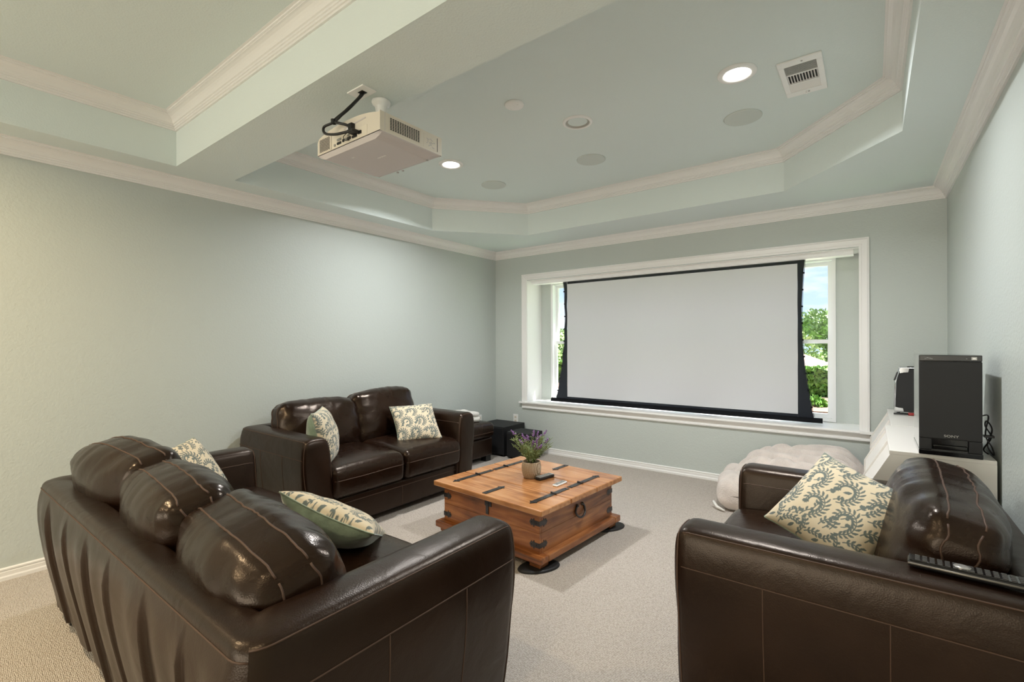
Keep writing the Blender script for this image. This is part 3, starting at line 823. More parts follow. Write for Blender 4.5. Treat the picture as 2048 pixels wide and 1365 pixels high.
# ottoman behind the loveseat
ot = empty('ottoman', (-3.575, 3.74, 0), R(-90), 'brown leather ottoman behind the loveseat, near the corner', 'ottoman')
soft('base', (.68, .42, .20), .02, M_leather, ot, (0, 0, .16), n=(6, 6, 3), kr=2)
def ofn(P):
    P = P.copy(); P[:, 2] += np.where(P[:, 2] > 0, .03 * (1 - (P[:, 0] / .36) ** 2) * (1 - (P[:, 1] / .235) ** 2), 0); P[:, 0] *= 1 + .02 * (1 - (P[:, 2] / .08) ** 2); return P
soft('cushion', (.72, .47, .165), .055, M_leather_c, ot, (0, 0, .342), n=(10, 10, 3), kr=4, fn=ofn, seams=[box_loop(.36, .235, .0825, 2, -.02)])
for sx in (-1, 1):
    for sy in (-1, 1): MB().cbox(sx * .28 - .04, sx * .28 + .04, sy * .16 - .04, sy * .16 + .04, 0, .065, .004).build('foot', M_black, ot)

# ------------------------------------------------------------------ scatter cushions
def fern_raster(N=448):
    """cream ground with grey-green curling fern sprays, as a 0..1 mask"""
    img = np.zeros((N, N)); yy, xx = np.mgrid[0:N, 0:N] / N; occ = np.zeros((N, N), bool)
    def cap(p, q, r0, r1, dst):
        x0, x1 = sorted((p[0], q[0])); y0, y1 = sorted((p[1], q[1])); e = max(r0, r1) + .006
        a = [int(max(0, v * N)) for v in (x0 - e, y0 - e)]; b = [int(min(N, v * N + 1)) for v in (x1 + e, y1 + e)]
        if b[0] <= a[0] or b[1] <= a[1]: return
        X = xx[a[1]:b[1], a[0]:b[0]]; Y = yy[a[1]:b[1], a[0]:b[0]]
        d = np.array(q) - np.array(p); t = np.clip(((X - p[0]) * d[0] + (Y - p[1]) * d[1]) / (d @ d + 1e-12), 0, 1)
        dist = np.hypot(X - p[0] - t * d[0], Y - p[1] - t * d[1]) - (r0 + (r1 - r0) * t)
        dst[a[1]:b[1], a[0]:b[0]] = np.maximum(dst[a[1]:b[1], a[0]:b[0]], np.clip(.5 - dist * N * .9, 0, 1))
    def leaf(q, d, L, bend, w, dst):
        p = np.array(q); a = d
        for i in range(3):
            t = p + L / 3 * np.array([math.cos(a), math.sin(a)])
            r0, r1 = ((.25, .8), (.8, 1.0), (1.0, .5))[i]
            cap(p, t, w * r0 * 1.3, w * r1 * 1.3, dst); p = t; a += bend / 3
        return p
    def free(p, m=.010):
        x, y = int(p[0] * N), int(p[1] * N); k = int(m * N)
        if x < -k or y < -k or x >= N + k or y >= N + k: return False
        return not occ[max(0, y - k):y + k + 1, max(0, x - k):x + k + 1].any()
    rg = np.random.default_rng(4)
    def frond(x, y, ang, curl, L, lf, step=.027):
        """grow a curling frond until it meets another; leaves only where there is room"""
        dst = np.zeros((N, N)); p = np.array([x, y]); a = ang; n = int(L / .009); s_ = 0; acc = 0
        for i in range(n):
            q = p + .009 * np.array([math.cos(a), math.sin(a)])
            if not free(q, .012): break
            cap(p, q, .0055, .0055, dst); acc += .009; s_ += .009; p = q; a += curl * .009 * (1 + 1.6 * s_ / L)
            if acc >= step:
                acc = 0; k = lf * (.6 + .5 * math.sin(math.pi * min(1, s_ / L)))
                for sg in (-1, 1):
                    for kk in (k, k * .6):
                        tip = p + kk * 1.02 * np.array([math.cos(a + sg * .8), math.sin(a + sg * .8)])
                        if free(tip, .009) and free((tip + p) / 2, .006):
                            leaf(p, a + sg * 1.05, kk, -sg * .6, .0085, dst); break
        if s_ > .05:
            for sg in (-1.0, -.35, .35, 1.0): leaf(p, a + sg, lf * .55, -sg * .5, .0075, dst)
            img[:] = np.maximum(img, dst); occ[:] |= dst > .3
            return True
        return False
    for gy in np.arange(-.05, 1.15, .27):
        for gx in np.arange(-.1, 1.15, .31):
            o = .155 if int(round((gy + .05) / .27)) % 2 else 0
            frond(gx + o, gy, .35, 5.2, .52, .058)
    for _ in range(260):
        frond(rg.uniform(0, 1), rg.uniform(0, 1), rg.uniform(.2, 1.4), rg.choice([-4.5, 4.5]), rg.uniform(.18, .4), .044)
    for _ in range(500):   # loose teardrop leaves in the gaps
        x, y, d = rg.uniform(0, 1), rg.uniform(0, 1), rg.uniform(.3, 1.3); u = np.array([math.cos(d), math.sin(d)])
        if all(free(np.array([x, y]) + u * t, .017) for t in (0, .03, .06)):
            dst = np.zeros((N, N)); leaf((x, y), d, .062, .2, .013, dst); img[:] = np.maximum(img, dst); occ[:] |= dst > .3
    return img
FERN = fern_raster()
def fabric_attr_mat():
    m, nt, b = new_mat('fern_print_fabric')
    at = nt.nodes.new('ShaderNodeAttribute'); at.attribute_name = 'print'
    nt.links.new(at.outputs['Color'], b.inputs['Base Color'])
    b.inputs['Roughness'].default_value = .8; b.inputs['Sheen Weight'].default_value = .3
    tc = nt.nodes.new('ShaderNodeTexCoord'); n = nt.nodes.new('ShaderNodeTexNoise'); n.inputs['Scale'].default_value = 380
    nt.links.new(tc.outputs['Object'], n.inputs['Vector'])
    bp = nt.nodes.new('ShaderNodeBump'); bp.inputs['Strength'].default_value = .25; bp.inputs['Distance'].default_value = .002
    nt.links.new(n.outputs[0], bp.inputs['Height']); nt.links.new(bp.outputs[0], b.inputs['Normal'])
    return m
M_fern = fabric_attr_mat()
C0 = np.array(s2l((214, 200, 172))); C1 = np.array(s2l((98, 108, 104)))

def pillow(label, c, ax, ay, size=.38, T=.085, seed=0, n=210, bend=0, shift=(0, 0)):
    ax = Vector(ax).normalized(); ay = Vector(ay); ay = (ay - ax * ay.dot(ax)).normalized(); nz = ax.cross(ay)
    root = empty('throw_pillow', c, 0, label, 'pillow', 'fern print throw pillows')
    root.rotation_euler = Matrix((ax, ay, nz)).transposed().to_euler()
    a = size / 2
    g = np.linspace(-1, 1, n + 1); U, V = np.meshgrid(g, g); u = U.ravel(); v = V.ravel()
    def surf(sign):
        x = a * u * (1 - .075 * u ** 2 * (1 - v ** 2)); y = a * v * (1 - .075 * v ** 2 * (1 - u ** 2))
        e = np.clip((1 - u ** 2) * (1 - v ** 2), 0, 1)
        z = sign * T * e ** .42
        P = np.stack([x, y, np.zeros_like(x)], 1)
        wv = wob(P, 22, seed) * .005 + wob(P, 45, seed + 1) * .0022
        z = z + wv * e ** .3 + bend * (u * v) * .05 + .02 * bend * (u ** 2 - .5)
        return np.stack([x, y, z], 1)
    F = [(j * (n + 1) + i, j * (n + 1) + i + 1, (j + 1) * (n + 1) + i + 1, (j + 1) * (n + 1) + i) for j in range(n) for i in range(n)]
    fo = mobj('front_panel', surf(1), F, M_fern, root, True)
    tx = ((u + 1) / 2 * .98 + shift[0]) % 1.0; ty = ((v + 1) / 2 * .98 + shift[1]) % 1.0
    N = FERN.shape[0]; k = FERN[np.clip((ty * N).astype(int), 0, N - 1), np.clip((tx * N).astype(int), 0, N - 1)][:, None]
    colr = C0 * (1 - k) + C1 * k
    at = fo.data.color_attributes.new('print', 'FLOAT_COLOR', 'POINT')
    at.data.foreach_set('color', np.concatenate([colr, np.ones((len(colr), 1))], 1).ravel())
    n2 = 40; g = np.linspace(-1, 1, n2 + 1); U, V = np.meshgrid(g, g); u = U.ravel(); v = V.ravel()
    Fb = [(j * (n2 + 1) + i, (j + 1) * (n2 + 1) + i, (j + 1) * (n2 + 1) + i + 1, j * (n2 + 1) + i + 1) for j in range(n2) for i in range(n2)]
    B = surf(-1); mobj('back_panel', B, Fb, M_velvet, root, True)
    ring = [B[i] for i in list(range(0, n2 + 1)) + [j * (n2 + 1) + n2 for j in range(1, n2 + 1)] + [n2 * (n2 + 1) + i for i in range(n2 - 1, -1, -1)] + [j * (n2 + 1) for j in range(n2 - 1, -1, -1)]]
    MB().tube(ring, .0032, 6, caps=False).build('piping', M_velvet, root, True)
    return root
pillow('fern print pillow propped in the armchair', (-.105, 2.235, .645), (.678, -.403, -.22), (.348, .528, .648), .38, .08, 1)
pillow('fern print pillow on the loveseat seat cushion by the far arm', (-3.15, 2.776, .612), (.402, .916, .012), (-.63, .267, .708), .385, .075, 2, shift=(.3, .2))
pillow('fern print pillow on edge against the near arm of the loveseat', (-3.10, 1.875, .645), (-.72, .64, 0), (-.12, -.18, .95), .385, .095, 3, shift=(.1, .5))
pillow('pillow with green velvet back showing, lying at near end of sofa', (-1.79, 1.135, .548), (-.77, -.57, .28), (.45, -.70, .55), .40, .085, 4, shift=(.5, .1), bend=.5)
pillow('fern print pillow at the far end of the sofa', (-2.86, .95, .598), (-.45, .80, .1), (-.45, -.30, .80), .385, .10, 5, shift=(.2, .7))

# ------------------------------------------------------------------ trunk coffee table
tb = empty('trunk_table', (-1.904, 2.704, 0), R(-4.1), 'rustic pine trunk coffee table with black iron straps and handle', 'coffee table')
TT, TH = .468, .36
soft_b = lambda: None
g1, g2 = -.168, .130
yb = [-TT + .004, g1, g2, TT - .004]
for k in range(3):
    y0, y1 = yb[k] + (.003 if k else 0), yb[k + 1] - .003 if k < 2 else yb[k + 1]
    MB().cbox(-TT, TT, y0, y1, TH - .034, TH, .006).build('lid_board', M_wood_top, tb)
bi = TT - .055
bodyz0, bodyz1 = .085, TH - .034
hb = (bodyz1 - bodyz0) / 2
for k in range(2):   # two planks on each side
    z0 = bodyz0 + k * hb + (.0008 if k else 0); z1 = bodyz0 + (k + 1) * hb
    MB().cbox(-bi, bi, -bi, -bi + .02, z0, z1, .0015).build('side_plank', M_wood_x, tb)
    MB().cbox(-bi, bi, bi - .02, bi, z0, z1, .0015).build('side_plank', M_wood_x, tb)
    MB().cbox(bi - .02, bi + .001, -bi + .02, bi - .02, z0, z1, .0015).build('end_plank', M_wood_y, tb)
    MB().cbox(-bi - .001, -bi + .02, -bi + .02, bi - .02, z0, z1, .0015).build('end_plank', M_wood_y, tb)
MB().box(-bi + .02, bi - .02, -bi + .02, bi - .02, bodyz0 + .002, bodyz1 - .002).build('inner_box', M_dark, tb)
pw = TT - .010
for s in (-1, 1):
    a, b = sorted((s * pw, s * (pw - .075)))
    MB().cbox(-pw, pw, a, b, .046, .088, .007).build('plinth_rail', M_wood_x, tb)
    MB().cbox(a, b, -pw + .075, pw - .075, .046, .088, .007).build('plinth_rail', M_wood_y, tb)
for sx in (-1, 1):
    for sy in (-1, 1):
        MB().cbox(sx * (TT - .075) - .04, sx * (TT - .075) + .04, sy * (TT - .075) - .04, sy * (TT - .075) + .04, .016, .046, .004).build('foot', M_wood_x, tb)
def strap(x, y0, y1, z, tip0, tip1, nail=(.25, .75), w=.017):
    """flat iron strap along local y on the lid, with pointed fleur ends"""
    p = []
    def tipw(y, s): return [(x - w, y), (x - w - .012, y + s * .004), (x - w * .8, y + s * .016), (x, y + s * .040), (x + w * .8, y + s * .016), (x + w + .012, y + s * .004), (x + w, y)]
    a = tipw(y0 + .04, -1)[::-1] if tip0 else [(x + w, y0), (x - w, y0)]
    b = tipw(y1 - .04, 1) if tip1 else [(x - w, y1), (x + w, y1)]
    poly = a + b
    o = MB().prism(poly, 'z', z, z + .0035).build('strap', M_iron, tb)
    for t in nail:
        yy = y0 + (y1 - y0) * t
        MB().lathe([(.0065, 0), (.005, .0025), (0, .0032)], (x, yy, z + .0035), 10).build('nail_head', M_black, o, True)
    return o
for x in (-.335, .335):
    strap(x, -.405, -.02, TH, True, False, (.1, .35, .62, .95)); strap(x, .00, .37, TH, False, True, (.05, .35, .62, .88))
    for yy in (g1, g2):
        MB().tube([(x - .02, yy, TH + .006), (x + .02, yy, TH + .006)], .007, 8).build('hinge_knuckle', M_iron, tb, True)
strap(0, -.445, -.25, TH, False, True, (.15, .85)); strap(0, .275, .455, TH, True, False, (.15, .85))
# corner brackets: two per corner wrapping both faces
def bracket(sx, sy, z):
    hgt = .014; L = .075; root = None
    prof = [(0, -hgt), (L * .5, -hgt), (L * .55, -hgt - .012), (L * .7, -hgt * .9), (L * .8, -.020), (L, 0), (L * .8, .020), (L * .7, hgt * .9), (L * .55, hgt + .012), (L * .5, hgt), (0, hgt)]
    e = bi + .0022
    m1 = MB().prism([(sx * (e - q), z + r) for q, r in prof], 'y', sy * (e - .004), sy * e)
    m1.prism([(sy * (e - q), z + r) for q, r in prof], 'x', sx * (e - .003), sx * (e + .0008))
    o = m1.build('corner_bracket', M_iron, tb)
    for q in (.025, .06):
        MB().lathe([(.005, 0), (.004, .002), (0, .0025)], (0, 0, 0), 8).build('nail_head', M_black, o, True, loc=(sx * (e - q), sy * e, z), rot=(R(-90) * -sy * -1 if sy > 0 else R(90), 0, 0))
for sx in (-1, 1):
    for sy in (-1, 1):
        for z in (.135, .262): bracket(sx, sy, z)
# hasp on the near side, ring handle on the end
hp = MB().box(-.022, .022, -bi - .004, -bi, TH - .085, TH - .050).box(-.011, .011, -bi - .006, -bi - .002, TH - .135, TH - .055); hp.box(.022, .034, -bi - .004, -bi, TH - .085, TH - .035)
hp.build('hasp', M_iron, tb)
hd = MB(); arc = [(bi + .008 + .022 * max(0, -math.cos(t)) * .6, .052 * math.sin(t), .235 - .048 * -math.cos(t) * 1.0 if False else .235 + .040 * math.cos(t)) for t in np.linspace(R(35), R(325), 22)]
hd.tube(arc, .0065, 8); hd.build('handle', M_iron, tb, True)
for yy in (-.028, .028): MB().lathe([(.011, 0), (.010, .010), (.004, .016), (0, .016)], (0, 0, 0), 12).build('handle_stud', M_iron, tb, True, loc=(bi, yy, .268), rot=(0, R(90), 0))
# black felt furniture sliders under the feet
k = 0
for sx, sy, lb in ((1, -1, 'oval black furniture slider under the table corner nearest the sofa arm'), (1, 1, 'oval black furniture slider under the table corner nearest the armchair')):
    Mrot = Matrix.Rotation(R(-4.1), 3, 'Z') @ Vector((sx * (TT - .075), sy * (TT - .075), 0))
    sl = empty('furniture_slider', (-1.904 + Mrot.x, 2.704 + Mrot.y, 0), R(58), lb, 'furniture slider', 'furniture sliders under the trunk')
    def ov(z, k): return [(.128 * k * math.cos(t), .074 * k * math.sin(t), z) for t in np.linspace(0, 2 * math.pi, 32, endpoint=False)]
    rings = [ov(0, 1), ov(.006, 1.02), ov(.014, .97), ov(.0155, .85)]
    V = [p for r in rings for p in r]; F = [(i * 32 + j, i * 32 + (j + 1) % 32, (i + 1) * 32 + (j + 1) % 32, (i + 1) * 32 + j) for i in range(3) for j in range(32)] + [tuple(range(96, 128))]
    mobj('pad', V, F, M_rubber, sl, True); MB().lathe([(.05, .0155), (.048, .0158), (.0, .0158)], n=24).build('cup', M_blackm, sl, True)

# ------------------------------------------------------------------ potted lavender and remotes
def pot_mat():
    m, nt, b = new_mat('woven_pot')
    tc = nt.nodes.new('ShaderNodeTexCoord'); mp = nt.nodes.new('ShaderNodeMapping'); mp.inputs['Scale'].default_value = (1, 1, 1)
    w1 = nt.nodes.new('ShaderNodeTexWave'); w1.bands_direction = 'Z'; w1.inputs['Scale'].default_value = 48
    w2 = nt.nodes.new('ShaderNodeTexWave'); w2.bands_direction = 'X'; w2.inputs['Scale'].default_value = 40
    for w in (w1, w2): nt.links.new(tc.outputs['Object'], w.inputs['Vector']); w.inputs['Distortion'].default_value = 1.5
    ad = nt.nodes.new('ShaderNodeMath'); ad.operation = 'MULTIPLY'; nt.links.new(w1.outputs['Fac'], ad.inputs[0]); nt.links.new(w2.outputs['Fac'], ad.inputs[1])
    r = nt.nodes.new('ShaderNodeValToRGB'); r.color_ramp.elements[0].color = (*s2l((140, 118, 92)), 1); r.color_ramp.elements[1].color = (*s2l((212, 196, 172)), 1); r.color_ramp.elements[1].position = .6
    nt.links.new(ad.outputs[0], r.inputs[0]); nt.links.new(r.outputs[0], b.inputs['Base Color']); b.inputs['Roughness'].default_value = .8
    bp = nt.nodes.new('ShaderNodeBump'); bp.inputs['Strength'].default_value = .6; bp.inputs['Distance'].default_value = .004
    nt.links.new(ad.outputs[0], bp.inputs['Height']); nt.links.new(bp.outputs[0], b.inputs['Normal'])
    return m
M_pot = pot_mat(); M_soil = mat('soil', (60, 48, 38), .95)
M_leaf1 = mat('lavender_leaf', (132, 148, 96), .6, vary=(20, .3)); M_stem = mat('lavender_stem', (112, 128, 76), .6); M_flow = mat('lavender_flower', (132, 96, 150), .7, vary=(60, .3))
pt = empty('potted_plant', (-1.905, 2.735, TH + .001), 0, 'potted lavender in a woven cream pot on the trunk table', 'plant')
MB().lathe([(0, 0), (.050, 0), (.056, .004), (.066, .040), (.069, .070), (.064, .105), (.060, .112), (.056, .112), (.058, .100), (.0, .098)], n=36).build('pot', M_pot, pt, True)
MB().lathe([(.058, .099), (0, .102)], n=24).build('soil', M_soil, pt, True)
rs = random.Random(5); flowers = 0
for k in range(44):
    a = rs.uniform(0, 6.28); sp = rs.uniform(.01, .135); hh = rs.uniform(.10, .20) if k > 15 else rs.uniform(.10, .235)
    P = [Vector((math.cos(a) * .02, math.sin(a) * .02, .10)) + Vector((math.cos(a) * sp * t ** 1.5, math.sin(a) * sp * t ** 1.5, hh * t)) for t in np.linspace(0, 1, 7)]
    st = MB().tube(P, [.0019] * 6 + [.0012], 5).build('stem', M_stem, pt, True)
    lf = MB()
    for q in range(20):
        t = rs.uniform(.12, .92); i = min(5, int(t * 6)); p = P[i].lerp(P[i + 1], t * 6 - i)
        d = Vector((rs.uniform(-1, 1), rs.uniform(-1, 1), rs.uniform(.0, 1.0))).normalized(); L = rs.uniform(.022, .048); sd = d.orthogonal().normalized() * rs.uniform(.0016, .0028)
        m1 = p + d * L * .5 + Vector((0, 0, .004)); e = p + d * L - Vector((0, 0, .003)); nn = d.cross(sd).normalized() * .0008
        lf.add([p, m1 + sd, e, m1 - sd, p - nn, m1 + sd - nn, e - nn, m1 - sd - nn], [(0, 1, 2, 3), (7, 6, 5, 4), (0, 4, 5, 1), (1, 5, 6, 2), (2, 6, 7, 3), (3, 7, 4, 0)])
    lo = lf.build('leaves', M_leaf1, st); lo['kind'] = 'stuff'
    if k <= 15:
        fb = MB(); top = P[-1]; ax = (P[-1] - P[-2]).normalized()
        for q in range(26):
            t = q / 26; r = .0105 * (1 - t * .6); c = top + ax * (t * .042 - .008) + Vector((rs.uniform(-1, 1), rs.uniform(-1, 1), rs.uniform(-.4, .4))) * r
            s_ = rs.uniform(.0034, .0056)
            fb.add([c + Vector(v) * s_ for v in ((1, 0, 0), (-1, 0, 0), (0, 1, 0), (0, -1, 0), (0, 0, 1), (0, 0, -1))], [(0, 2, 4), (2, 1, 4), (1, 3, 4), (3, 0, 4), (2, 0, 5), (1, 2, 5), (3, 1, 5), (0, 3, 5)])
        fb.build('flower_spike', M_flow, st)

def remote(name, label, loc, rotz, L, Wd, T, body, keys, nx, ny, y0, y1, tiltx=0, face=None):
    r = empty(name, loc, rotz, label, 'remote control')
    if tiltx: r.rotation_euler = (0, tiltx, rotz)
    P, F = rbox_geo(L / 2, Wd / 2, T / 2, min(T * .45, .01), 3, (8, 3, 1), lambda P: P * np.array([1, 1, 1]) + np.array([0, 0, T / 2]))
    mobj('shell', P, F, body, r, True)
    MB().cbox(-L / 2 + .004, L / 2 - .004, -Wd / 2 + .004, Wd / 2 - .004, T - .001, T + .0012, .0008).build('face_plate', face or M_silver, r)
    pr = None
    for i in range(nx):
        for j in range(ny):
            x = -L / 2 + .014 + (L - .028) * (i + .5) / nx; y = y0 + (y1 - y0) * (j + .5) / ny
            if pr is None:
                pr = MB().cbox(-(L - .028) / nx * .34, (L - .028) / nx * .34, -(y1 - y0) / ny * .34, (y1 - y0) / ny * .34, T, T + .0035, .001).build('button', keys, r); o = pr
            else:
                o = pr.copy(); COL.objects.link(o); o.parent = r
            o.location = (x, y, 0)
    return r
remote('remote_control', 'silver topped black handset leaning by the lavender pot', (-1.812, 2.765, TH), R(80), .150, .052, .022, M_black, M_silver, 7, 3, -.02, .02)
remote('remote_control', 'small slim white remote lying on the trunk table', (-1.655, 2.705, TH), R(88), .125, .038, .012, M_white, M_silver, 5, 2, -.013, .013)
M_key = mat('remote_key', (58, 57, 56), .5); M_key2 = mat('remote_edge', (128, 122, 114), .4, metal=.4)
rc = remote('remote_control', 'long black remote with many buttons on the armchair arm', (.205, 1.775, .662), R(-3), .25, .056, .020, M_black, M_key, 14, 4, -.022, .022, face=M_gloss)
MB().tube([(-.124, -.0285, .012), (.124, -.0285, .012)], .0028, 8).build('silver_edge', M_key2, rc, True)
MB().lathe([(.018, .0205), (.018, .024), (.008, .026), (0, .024)], (-.01, 0, 0), 20).build('cursor_ring', M_silver, rc, True)

# ------------------------------------------------------------------ white slant-front cabinets on the right
def cabinet(label, y0, y1, dx):
    r = empty('slant_cabinet', (.25, (y0 + y1) / 2, 0), 0, label, 'cabinet', 'white slant-front cabinets')
    L = y1 - y0; h = .785; a = .068 + dx - .25; b = -.042 + dx - .25; c = .428 - .25; zk = .555
    sec = [(c, .0), (c, h - .018), (a + .006, h - .018), (b + .008, zk), (b + .008, 0)]
    for yy in (-L / 2, L / 2 - .016): MB().prism([(b, 0), (b, zk), (a, h - .018), (c, h - .018), (c, 0)], 'y', yy, yy + .016).build('side_panel', M_lam, r)
    MB().cbox(a - .004, c, -L / 2, L / 2, h - .018, h, .002).build('top_panel', M_lam, r)
    MB().box(c - .012, c, -L / 2 + .016, L / 2 - .016, .0, h - .018).build('back_panel', M_lam, r)
    MB().prism([(b + .0, 0), (b + .0, zk), (a, h - .018), (a + .02, h - .018), (b + .02, zk), (b + .02, 0)], 'y', -.008, .008).build('divider', M_lam, r)
    for k in range(2):
        p0 = -L / 2 + .019 if k == 0 else .011; p1 = -.011 if k == 0 else L / 2 - .019
        dr = MB().prism([(b + .010, zk + .006), (a + .008, h - .024), (a + .022, h - .024), (b + .024, zk + .006)], 'y', p0, p1).build('slanted_door', M_lam, r)
        MB().prism([(b + .010, .055), (b + .010, zk - .002), (b + .024, zk - .002), (b + .024, .055)], 'y', p0, p1).build('lower_door', M_lam, r)
    MB().box(b + .02, c - .02, -L / 2 + .016, L / 2 - .016, 0, .05).build('toe_board', M_lam, r)
    return r
cabinet('white slant-front cabinet carrying the tall subwoofer', 2.885, 3.745, 0)
cabinet('white slant-front cabinet in the corner below the black case', 3.765, 4.655, .028)

# tall subwoofer
sb = empty('subwoofer', (.278, 3.05, .785), 0, 'tall black subwoofer standing on the white cabinet', 'speaker')
sw, sd, sh = .105, .17, .455
MB().cbox(-sw, sw, -sd + .016, sd, .006, sh, .004).build('cabinet_box', M_gloss, sb)
MB().cbox(-sw, sw, -sd, -sd + .016, .075, sh - .030, .003).build('front_panel', M_blackm, sb)
MB().cbox(-sw, sw, -sd, -sd + .016, sh - .028, sh, .003).build('top_strip', M_gloss, sb)
MB().cbox(-sw - .002, sw + .002, -sd - .002, sd, 0, .022, .003).build('plinth', M_gloss, sb)
for s in (-1, 1): MB().cbox(s * .083 - .022, s * .083 + .022, -sd, -sd + .016, .022, .075, .003).build('port_pillar', M_blackm, sb)
MB().cbox(-.058, .060, -sd + .004, -sd + .016, .028, .048, .006).build('port_lip', M_gloss, sb)
MB().box(.070, .088, -sd - .0008, -sd, sh - .021, sh - .008).build('badge', M_silver, sb)
MB().box(.074, .084, -sd - .0012, -sd - .0006, sh - .018, sh - .011).build('badge_face', M_white, sb)
MB().lathe([(.002, 0), (.0015, .001), (0, .001)], (0, 0, 0), 8).build('indicator', M_silver, sb, True, loc=(.055, -sd, sh - .016), rot=(R(90), 0, 0))
MB().tube([(-.085, -sd - .0004, sh - .017), (-.076, -sd - .0004, sh - .013), (-.066, -sd - .0004, sh - .015), (-.058, -sd - .0004, sh - .017)], .0014, 5).build('logo_swoosh', M_silver, sb)
def text_mesh(txt, size, matl, parent, loc, rot, name):
    cu = bpy.data.curves.new('txt', 'FONT'); cu.body = txt; cu.size = size; cu.align_x = 'CENTER'; cu.extrude = .0004
    to = bpy.data.objects.new('txt', cu); COL.objects.link(to); bpy.context.view_layer.update()
    me = bpy.data.meshes.new_from_object(to.evaluated_get(bpy.context.evaluated_depsgraph_get()))
    bpy.data.objects.remove(to); me.name = name; me.materials.clear(); me.materials.append(matl)
    o = bpy.data.objects.new(name, me); COL.objects.link(o); o.parent = parent; o.location = loc; o.rotation_euler = rot
    return o
tx = text_mesh('SONY', .015, M_silver, sb, (.004, -sd - .0006, .086), (R(90), 0, 0), 'lettering'); tx.scale = (1.25, 1, 1)
pc = empty('power_cord', (.408, 2.98, .785), 0, 'tied black power cord hanging beside the tall subwoofer', 'cord')
pts = [(.0, .10, .17), (.012, .04, .175), (-.006, -.02, .10), (.014, -.03, .045), (.022, -.01, .01), (.004, .01, .05), (.018, .0, .12), (.0, -.01, .16), (-.008, -.03, .14), (.012, -.02, .09), (-.008, .01, .03), (.010, .03, .006)]
P = crom(pts, 6); MB().tube(P, .003, 6).build('cord', M_black, pc, True)
MB().cbox(-.012, .022, -.03, .0, .088, .098, .002).build('twist_tie', M_black, pc)

# black hard case with bright metal edging
hc = empty('hard_case', (.13, 4.36, .785), 0, 'black hard case with chrome edges standing on the corner cabinet', 'case')
prof = [(.0, .018), (.006, .235), (.030, .330), (.29, .330), (.29, .018)]
MB().prism(prof, 'y', 0, .10).build('shell', M_blackm, hc)
for yy in (0, .10):
    MB().tube([(x, yy, z) for x, z in prof[:3]] + [(.29, yy, .330)], .005, 6).build('metal_edge', M_chrome, hc, True)
    for x, z, s in ((.004, .022, 1), (.034, .322, -1)):
        MB().prism([(x - .008, z - .010 * s), (x + .045, z - .004 * s), (x + .040, z + .022 * s), (x + .016, z + .024 * s), (x - .006, z + .03 * s)], 'y', yy - .004, yy + .004).build('metal_corner', M_chrome, hc)
MB().prism([(.012, .295), (.022, .30), (.006, .24), (-.006, .238)], 'y', .02, .08).build('latch', M_black, hc)
for x in (.02, .26): MB().lathe([(.010, 0), (.010, .018), (0, .018)], (x, .05, 0), 10).build('rubber_foot', M_rubber, hc, True)
MB().box(.07, .13, .03, .07, .330, .340).build('carry_handle', M_black, hc)
rd = empty('red_tool', (.20, 4.30, .785), R(10), 'red and black handled tool in front of the hard case', 'tool')
MB().tube([(.0, 0, .012), (.04, 0, .012)], .010, 10).build('grip', M_red, rd, True); MB().tube([(-.08, 0, .010), (.0, 0, .011)], .006, 10).build('shaft', M_black, rd, True)

# ------------------------------------------------------------------ fur bean bag by the back wall
bb = empty('bean_bag', (-.50, 4.28, 0), 0, 'slumped cream faux fur bean bag below the window', 'bean bag')
def bfn(P):
    P = P.copy(); hx, hy, hz = .44, .37, .22
    u = P[:, 0] / hx; v = P[:, 1] / hy; t = np.clip(P[:, 2] / hz, -1, 1)
    P[:, 0] *= 1 - .08 * np.clip(t, 0, 1); P[:, 1] *= 1 - .16 * np.clip(t, 0, 1) ** 2
    up = np.clip((t + 1) / 2, 0, 1)
    P[:, 2] += up * (.035 * np.sin((u + .35) * 1.9) - .12 * np.clip(-u - .5, 0, 1) + .03 * v)
    ph = v * 7.5 + 1.6 * np.sin(u * 2.1 + .6) + .8 * u
    ridge = 1 - np.abs(np.sin(ph)) ** .7
    ph2 = v * 4 + u * 7 + 2.2 * np.sin(v * 4)
    ridge2 = 1 - np.abs(np.sin(ph2)) ** .8
    P[:, 2] -= (ridge * .070 + ridge2 * .028 * (u < .1)) * np.clip(t + .15, 0, 1)
    side = (np.sin(P[:, 2] * 38 + 4 * np.sin(u * 3 + v * 2)) * .012 + np.sin(u * 11 + v * 7) * .012) * (1 - np.clip(np.abs(t), 0, 1) ** 3)
    P[:, 0] += side * np.sign(u); P[:, 1] += side * np.sign(v)
    P[:, 2] = np.maximum(P[:, 2], -.22)
    return P
soft('cover', (.88, .74, .44), .15, M_fur, bb, (.02, 0, .22), n=(70, 64, 14), kr=6, fn=bfn)
def lobe(P):
    P = P.copy(); w = wob(P, 14, 2) * .012; P[:, 0] += w; P[:, 2] += wob(P, 11, 3) * .012 - .03 * (1 - np.abs(np.sin(P[:, 1] * 11 + P[:, 0] * 9)) ** .6) * (P[:, 2] > 0); P[:, 2] = np.maximum(P[:, 2], -.13); return P
soft('side_roll', (.34, .60, .27), .11, M_fur, bb, (-.34, -.10, .135), (0, 0, R(8)), n=(24, 34, 8), kr=5, fn=lobe)
MB().tube([(-.50, -.34, .05), (-.46, -.38, .022), (-.40, -.41, .015)], [.010, .012, .006], 8).build('fabric_tag', M_knit, bb, True)

